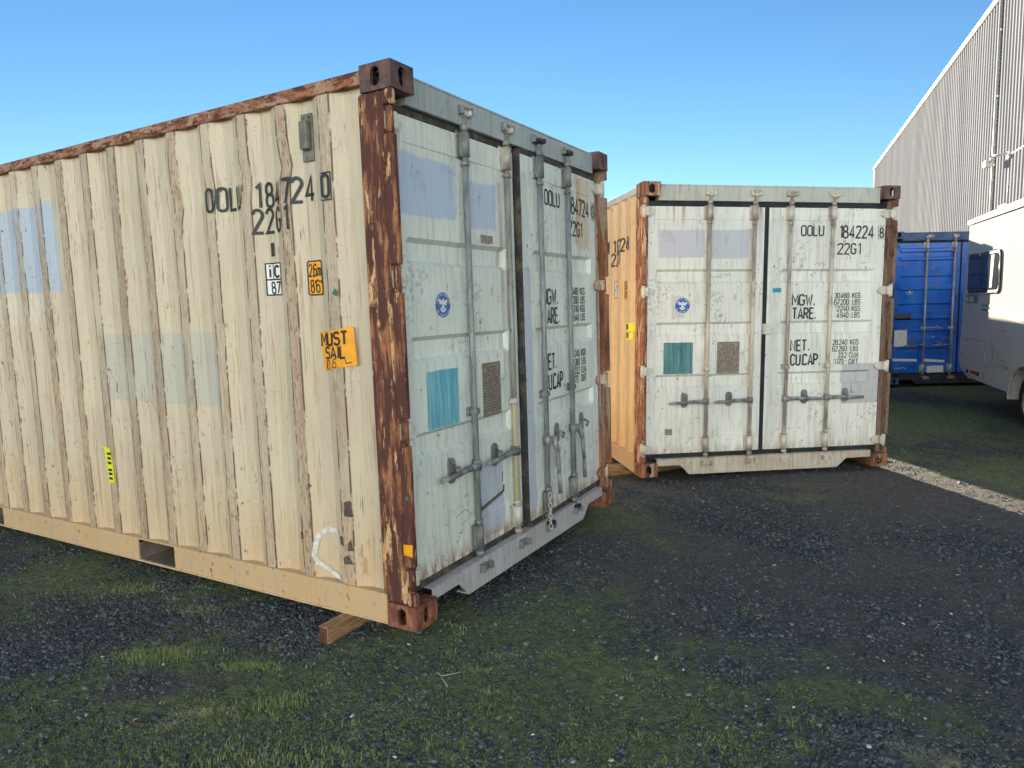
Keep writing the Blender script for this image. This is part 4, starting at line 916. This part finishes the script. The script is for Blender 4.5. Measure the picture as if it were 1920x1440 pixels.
def moss(x, y):
    m = fbm(x, y, .9, 4, 21)*.9+fbm(x, y, 4.5, 3, 31)*.35-.20
    m = m+.34*blob(x, y, -1.3, 2.35, 1.3, .5)+.22*blob(x, y, -.1, 2.6, .9, .55)+.20*blob(x, y, .2, 3.8, .8, 1.0)+.16*blob(x, y, .9, 5.2, 1.0, .5)+.20*blob(x, y, 6.2, 9.6, 3.2, 2.6)+.25*blob(x, y, 2.6, 5.7, .8, .35)
    m = m+.30*blob(x, y, -1.75, 3.15, .22, .12)+.25*blob(x, y, -1.25, 3.1, .14, .10)+.2*blob(x, y, -1.0, 2.75, .2, .14)
    m = m-.34*blob(x, y, 2.3, 4.3, 1.3, 1.5, .3)-.22*blob(x, y, 1.0, 3.6, .7, .7)-.40*blob(x, y, -1.55, 2.85, .32, .16)-.30*blob(x, y, -1.5, 3.5, .9, .28)-.25*blob(x, y, 3.5, 5.3, .4, 2.)
    return m
def soil(x, y):
    rr = x*.80+y*.60; tt = -x*.60+y*.80
    st_ = (fbm(rr*3.2, tt*.35, 1, 3, 61)-.5)*.9*ssm(x, .2, 1.4)
    s = st_+fbm(x, y, 1.3, 3, 51)*.8-.08+.5*blob(x, y, -1.45, 2.85, .28, .14)+.35*blob(x, y, 2.6, 3.6, 1.0, .35, -.6)+.3*blob(x, y, 1.6, 3.9, .9, .4, -.6)+.30*blob(x, y, 3.2, 5.2, .6, 1.2)+.3*blob(x, y, -.15, 2.9, .2, .1)
    return s
def axis(lo, hi, c0, c1, st, n):
    mid = np.arange(c0, c1+1e-6, st); k = np.linspace(0, 1, n)[1:]
    up = c1+(hi-c1)*k**3.2+st*np.arange(1, n)*.9; dn = c0-(c0-lo)*k**3.2-st*np.arange(1, n)*.9
    return np.concatenate([dn[::-1], mid, up])
ax, ay = axis(-500, 500, -2.6, 6.0, .028, 60), axis(-300, 900, 1.6, 8.6, .028, 60)
X, Y = np.meshgrid(ax, ay); Z = height(X, Y); far = ssm(np.hypot(X, Y), 40, 90); Z = Z*(1-far)-.05*far
Z = Z+(vnoise(X, Y, 22, 3)-.5)*.010*(np.hypot(X, Y) < 14)
nx_, ny_ = len(ax), len(ay); me = bpy.data.meshes.new('ground'); me.vertices.add(nx_*ny_)
me.vertices.foreach_set('co', np.stack([X, Y, Z], -1).astype(np.float32).ravel())
idx = np.arange(nx_*ny_).reshape(ny_, nx_); q = np.stack([idx[:-1, :-1], idx[:-1, 1:], idx[1:, 1:], idx[1:, :-1]], -1).reshape(-1, 4)
def set_faces(me, q):
    n, k = q.shape; me.loops.add(n*k); me.loops.foreach_set('vertex_index', q.astype(np.int32).ravel()); me.polygons.add(n)
    me.polygons.foreach_set('loop_start', np.arange(0, n*k, k, dtype=np.int32)); me.polygons.foreach_set('loop_total', np.full(n, k, np.int32)); me.update(calc_edges=True)
set_faces(me, q); me.polygons.foreach_set('use_smooth', np.ones(len(me.polygons), bool))
for nm, arr in (('moss', moss(X, Y)), ('soil', soil(X, Y))):
    at = me.attributes.new(nm, 'FLOAT', 'POINT'); at.data.foreach_set('value', np.clip(arr, -1, 2).astype(np.float32).ravel())
g = G('gravel_soil_and_moss')
def attr(g, n): a = g.n('ShaderNodeAttribute'); a.attribute_name = n; return a
am = attr(g, 'moss').outputs['Fac']; as_ = attr(g, 'soil').outputs['Fac']
pe = g.vor((1, 1, 1), 75, 'F1', 1); pd = g.vor((1, 1, 1), 75, 'F1', 0)
bw = g.n('ShaderNodeSeparateColor'); g.l(pe, bw.inputs[0])
grav = g.mix(g.rg(bw.outputs[0], .2, 1.), (.042, .054, .070), (.105, .125, .150)); grav = g.mix(g.rg(pd, .25, .6), grav, (.04, .042, .046))
soilc = g.mix(g.rg(g.noise(sc=30, det=6, rough=.7), .3, .7), (.056, .056, .060), (.112, .110, .112))
c = g.mix(g.rg(g.m_('ADD', as_, g.m_('MULTIPLY', g.m_('SUBTRACT', g.noise(sc=12, det=5), .5), .6)), .28, .45), grav, soilc)
mo = g.mix(g.rg(g.noise(sc=24, det=6, rough=.75), .35, .65), (.060, .092, .045), (.165, .210, .090))
c = g.mix(g.rg(g.m_('ADD', am, g.m_('MULTIPLY', g.m_('SUBTRACT', g.noise(sc=28, det=6, rough=.75, off=3), .5), .9)), .30, .52, 0, .85), c, mo)
g.done(c, .9, 0, g.m_('ADD', g.m_('MULTIPLY', pd, -.5), g.noise(sc=70, det=5, rough=.7)), .8, .012, .2)
gr = obj('ground', me, g.m, None, 'structure'); gr['label'] = 'yard ground of dark gravel, bare soil and moss'

# scatter helpers -------------------------------------------------------------
def sample(n, dens):
    """random ground points seen by the camera, denser near it"""
    u = nr.random(n); d0, d1 = 1.9, 20.; d = 1/(1/d0-(1/d0-1/d1)*u)           # pdf ~ 1/d^2
    th = nr.uniform(-.70, .70, n); x, y = d*np.tan(th), d
    k = dens(x, y) > nr.random(n); return x[k], y[k]
def inside_containers(x, y):
    m = np.zeros(len(x), bool)
    for (px, py, yaw) in ((-.4683, 3.1484, YA), (1.1295, 6.1459, YB), (6.5, 12., 0)):
        c, s = math.cos(yaw), math.sin(yaw); u = (x-px)*c+(y-py)*s; v = -(x-px)*s+(y-py)*c; m |= (u > .25) & (u < W_-.1) & (v > .35) & (v < L_)
    return m
def build_bits(name, base, x, y, z, size, tone, mat, tilt=1., flat_=.6, label=None):
    nv = len(base[0]); n = len(x); bv = np.array(base[0], float)
    a = nr.uniform(0, 6.283, n); b = nr.uniform(-tilt, tilt, n); sc = size[:, None]*nr.uniform(.65, 1.35, (n, 3)); sc[:, 2] *= flat_
    v = bv[None]*sc[:, None, :]; v = v*(1+nr.uniform(-.22, .22, (n, nv, 1)))
    cb, sb = np.cos(b)[:, None], np.sin(b)[:, None]; v = np.stack([v[..., 0], v[..., 1]*cb-v[..., 2]*sb, v[..., 1]*sb+v[..., 2]*cb], -1)
    ca, sa = np.cos(a)[:, None], np.sin(a)[:, None]; v = np.stack([v[..., 0]*ca-v[..., 1]*sa, v[..., 0]*sa+v[..., 1]*ca, v[..., 2]], -1)
    v[..., 0] += x[:, None]; v[..., 1] += y[:, None]; v[..., 2] += z[:, None]
    me = bpy.data.meshes.new(name); me.vertices.add(n*nv); me.vertices.foreach_set('co', v.astype(np.float32).ravel())
    f = (np.array(base[1])[None]+np.arange(n)[:, None, None]*nv).reshape(-1, len(base[1][0])); set_faces(me, f)
    at = me.attributes.new('tone', 'FLOAT', 'POINT'); at.data.foreach_set('value', np.repeat(tone, nv).astype(np.float32))
    o = obj(name, me, mat, None, 'stuff'); o['label'] = label; return o
OCT = ([(1, 0, 0), (-1, 0, 0), (0, 1, 0), (0, -1, 0), (0, 0, 1), (0, 0, -1)], [(0, 2, 4), (2, 1, 4), (1, 3, 4), (3, 0, 4), (2, 0, 5), (1, 2, 5), (3, 1, 5), (0, 3, 5)])
CUB = ([(-.7, -.7, -.7), (.7, -.7, -.7), (.7, .7, -.7), (-.7, .7, -.7), (-.7, -.7, .7), (.7, -.7, .7), (.7, .7, .7), (-.7, .7, .7)], [(0, 3, 2, 1), (4, 5, 6, 7), (0, 1, 5, 4), (1, 2, 6, 5), (2, 3, 7, 6), (3, 0, 4, 7)])
def tone_mat(name, ramp, rough=.85, spec=.3):
    g = G(name); a = attr(g, 'tone').outputs['Fac']; cr = g.n('ShaderNodeValToRGB'); g.l(a, cr.inputs[0]); e = cr.color_ramp.elements
    e[0].position, e[0].color = ramp[0][0], ramp[0][1]+(1,); e[1].position, e[1].color = ramp[-1][0], ramp[-1][1]+(1,)
    for p, c in ramp[1:-1]: q = e.new(p); q.color = c+(1,)
    return g.done(cr.outputs[0], rough, 0, None, spec=spec)
stone_m = tone_mat('basalt_chips', [(0, (.032, .043, .057)), (.5, (.060, .077, .100)), (.9, (.105, .122, .148)), (.992, (.18, .18, .18)), (1., (.30, .30, .29))], .6, .35)
x, y = sample(270000, lambda x, y: np.clip(1.05-ssm(moss(x, y), .25, .6)*.8-ssm(soil(x, y), .3, .55)*.75, .08, 1))
k = ~inside_containers(x, y); x, y = x[k], y[k]; n = len(x)
sz = np.clip(nr.lognormal(0, .42, n)*.0040, .0022, .013)*(1+.05*y)
build_bits('gravel', CUB, x, y, height(x, y)+sz*.15, sz, nr.random(n), stone_m, .8, .62, 'dark basalt gravel strewn over the yard')
# grass blades
gm = tone_mat('grass_blades', [(0, (.060, .100, .055)), (.45, (.125, .180, .085)), (.8, (.22, .28, .12)), (.93, (.27, .27, .13)), (1., (.44, .39, .26))], .75, .2)
def grass(n, dens, hmin, hmax, name, label, wid=.0022, lean=.8, tone=None, pts=None, hs=1.):
    x, y = pts if pts is not None else sample(n, dens); k = ~inside_containers(x, y); x, y = x[k], y[k]; n = len(x)
    h = nr.uniform(hmin, hmax, n)*(1. if pts is not None else 1.)*np.clip(.35+.6*moss(x, y), .4, 1.05); a = nr.uniform(0, 6.283, n); l = nr.uniform(.15, lean, n)*h; wd = wid*(1+.16*y)
    dx, dy = np.cos(a), np.sin(a); px, py = -dy*wd, dx*wd; z = height(x, y)-.003
    V = np.stack([np.stack([x-px, y-py, z], -1), np.stack([x+px, y+py, z], -1), np.stack([x+dx*l*.35+px*.7, y+dy*l*.35+py*.7, z+h*.6], -1), np.stack([x+dx*l*.35-px*.7, y+dy*l*.35-py*.7, z+h*.6], -1), np.stack([x+dx*l, y+dy*l, z+h*.95], -1)], 1)
    me = bpy.data.meshes.new(name); me.vertices.add(n*5); me.vertices.foreach_set('co', V.astype(np.float32).ravel())
    o_ = np.arange(n)[:, None]*5; f = np.concatenate([o_+np.array([0, 1, 2]), o_+np.array([0, 2, 3]), o_+np.array([3, 2, 4])]); set_faces(me, f)
    t = np.clip(nr.random(n)*.75+.35*(moss(x, y)-.25), 0, .92); t[nr.random(n) < .03] = 1.
    if tone is not None: t = tone(n)
    at = me.attributes.new('tone', 'FLOAT', 'POINT'); at.data.foreach_set('value', np.repeat(t, 5).astype(np.float32))
    o = obj(name, me, gm, None, 'stuff'); o['label'] = label; return o
grass(330000, lambda x, y: ssm(moss(x, y)+(fbm(x, y, 9, 4, 91)-.5)*1.1+(nr.random(len(x))-.5)*.25, .30, .68)*.85, .004, .014, 'short_grass', 'short green grass and moss growing through the gravel', .0016, 2.2)
def clusters(cl):
    xs, ys = [], []
    for (cx, cy, rx, ry, a, n) in cl:
        u, v = nr.normal(0, rx/1.6, n), nr.normal(0, ry/1.6, n); c, s_ = math.cos(a), math.sin(a); xs.append(cx+u*c-v*s_); ys.append(cy+u*s_+v*c)
    return np.concatenate(xs), np.concatenate(ys)
cl = [(-1.72, 3.13, .13, .05, 0, 900), (-1.62, 3.17, .10, .04, 0, 500), (-1.27, 3.03, .08, .035, 0, 420), (-1.13, 3.02, .05, .03, 0, 200), (-.98, 2.72, .10, .05, .3, 500), (-2.25, 3.95, .2, .08, 0, 500), (-1.75, 3.65, .12, .05, 0, 300), (-1.55, 2.25, .3, .07, 0, 700), (-.95, 2.35, .3, .1, 0, 600)]
for k in range(60):
    cx, cy = rnd.uniform(-2, 1.6), rnd.uniform(2.2, 4.2); cl.append((cx, cy, .03, .02, 0, rnd.randint(8, 30)))
grass(0, None, .018, .042, 'grass_tufts', 'taller yellow-green grass tufts in front of the near container', .0013, 1.1, lambda n: np.clip(nr.normal(.72, .14, n), .3, .96), clusters(cl))
grass(0, None, .006, .016, 'dry_straw', 'dead pale straw lying flat in patches on the gravel', .0014, 6., lambda n: np.clip(nr.uniform(.9, 1.02, n), 0, 1),
    clusters([(1.40, 2.36, .10, .03, -.5, 700), (1.52, 2.25, .16, .05, -.5, 1500), (-1.30, 2.66, .09, .025, .2, 260), (-1.36, 2.58, .06, .02, 0, 120), (.36, 2.80, .07, .02, -.6, 60), (-.08, 3.07, .08, .03, 0, 120), (-.18, 2.95, .06, .02, 0, 60), (-.62, 2.52, .02, .02, 0, 30), (1.15, 2.45, .06, .03, 0, 60), (3.9, 5.6, .2, .05, -.8, 300), (1.9, 4.6, .2, .03, -.6, 200)]))

# small litter ----------------------------------------------------------------
wm = simple('white_scrap', (.62, .63, .62), .6, 0, .2, 60); lm = simple('brown_leaf', (.16, .065, .04), .7, 0, .4, 60)
def gz(x, y): return float(height(np.array([x]), np.array([y]))[0])
scr = [(-1.62, 3.05), (-1.94, 3.12), (-1.52, 2.62), (-.66, 2.62), (-.52, 3.2), (.28, 3.3), (.62, 3.0), (1.35, 2.9), (1.62, 2.95), (.90, 2.62), (1.0, 2.66), (1.08, 2.60), (.78, 2.48), (2.1, 3.5), (2.2, 3.4), (1.9, 3.3), (.32, 2.3), (.05, 2.45), (1.55, 2.52), (.72, 2.9), (1.25, 2.35), (-.45, 2.35), (2.55, 3.9), (1.42, 5.6)]
for k, (x, y) in enumerate(scr):
    bm = B(); n = rnd.choice((5, 6)); r = rnd.uniform(.004, .009); a0 = rnd.uniform(0, 6)
    prism(bm, [(r*rnd.uniform(.6, 1.3)*math.cos(a0+i*6.28/n)*(1.5 if k % 3 == 0 else 1), r*rnd.uniform(.6, 1.3)*math.sin(a0+i*6.28/n)) for i in range(n)], 0, rnd.uniform(.002, .006), 'z')
    o = obj('white_scrap', bm, wm); o.location = (x, y, gz(x, y)+.008); o.rotation_euler = (rnd.uniform(-.4, .4), rnd.uniform(-.4, .4), rnd.uniform(0, 3)); tag(o, 'tiny pale scrap lying on the dark gravel', 'scrap', 'pale scraps on the gravel')
for (x, y, s, lb) in ((-.12, 3.12, .017, 'brown fallen leaf on the grass right of the rusty lower corner'), (-.20, 3.55, .015, 'brown fallen leaf in the shade under the door sill'), (-1.5, 2.6, .022, 'larger dry brown leaf at the lower left')):
    bm = B(); P = [(-1, 0, 0), (-.4, .5, .12), (.3, .55, .2), (1, .1, .05), (.4, -.45, .22), (-.4, -.4, .1)]; c = bm.verts.new((0, 0, -.02)); v = [bm.verts.new(tuple(s*q for q in p)) for p in P]
    for i in range(6): bm.faces.new((c, v[i], v[(i+1) % 6]))
    o = obj('fallen_leaf', bm, lm); o.location = (x, y, gz(x, y)+.013); o.rotation_euler = (.1, .1, rnd.uniform(0, 6)); tag(o, lb, 'leaf', 'fallen leaves')
bm = B(); c0 = Vector((0, 0, .02)); tube(bm, [c0, (.085, .025, .022)], .0016, 5); tube(bm, [c0, (.035, -.07, .012)], .0014, 5); tube(bm, [c0, (-.015, .03, .025)], .0014, 5)
o = obj('forked_twig', bm, simple('bleached_twig', (.50, .52, .48), .7)); o.location = (-.335, 2.88, gz(-.335, 2.88)); tag(o, 'pale forked twig on the grass in front of the rusty corner', 'twig')
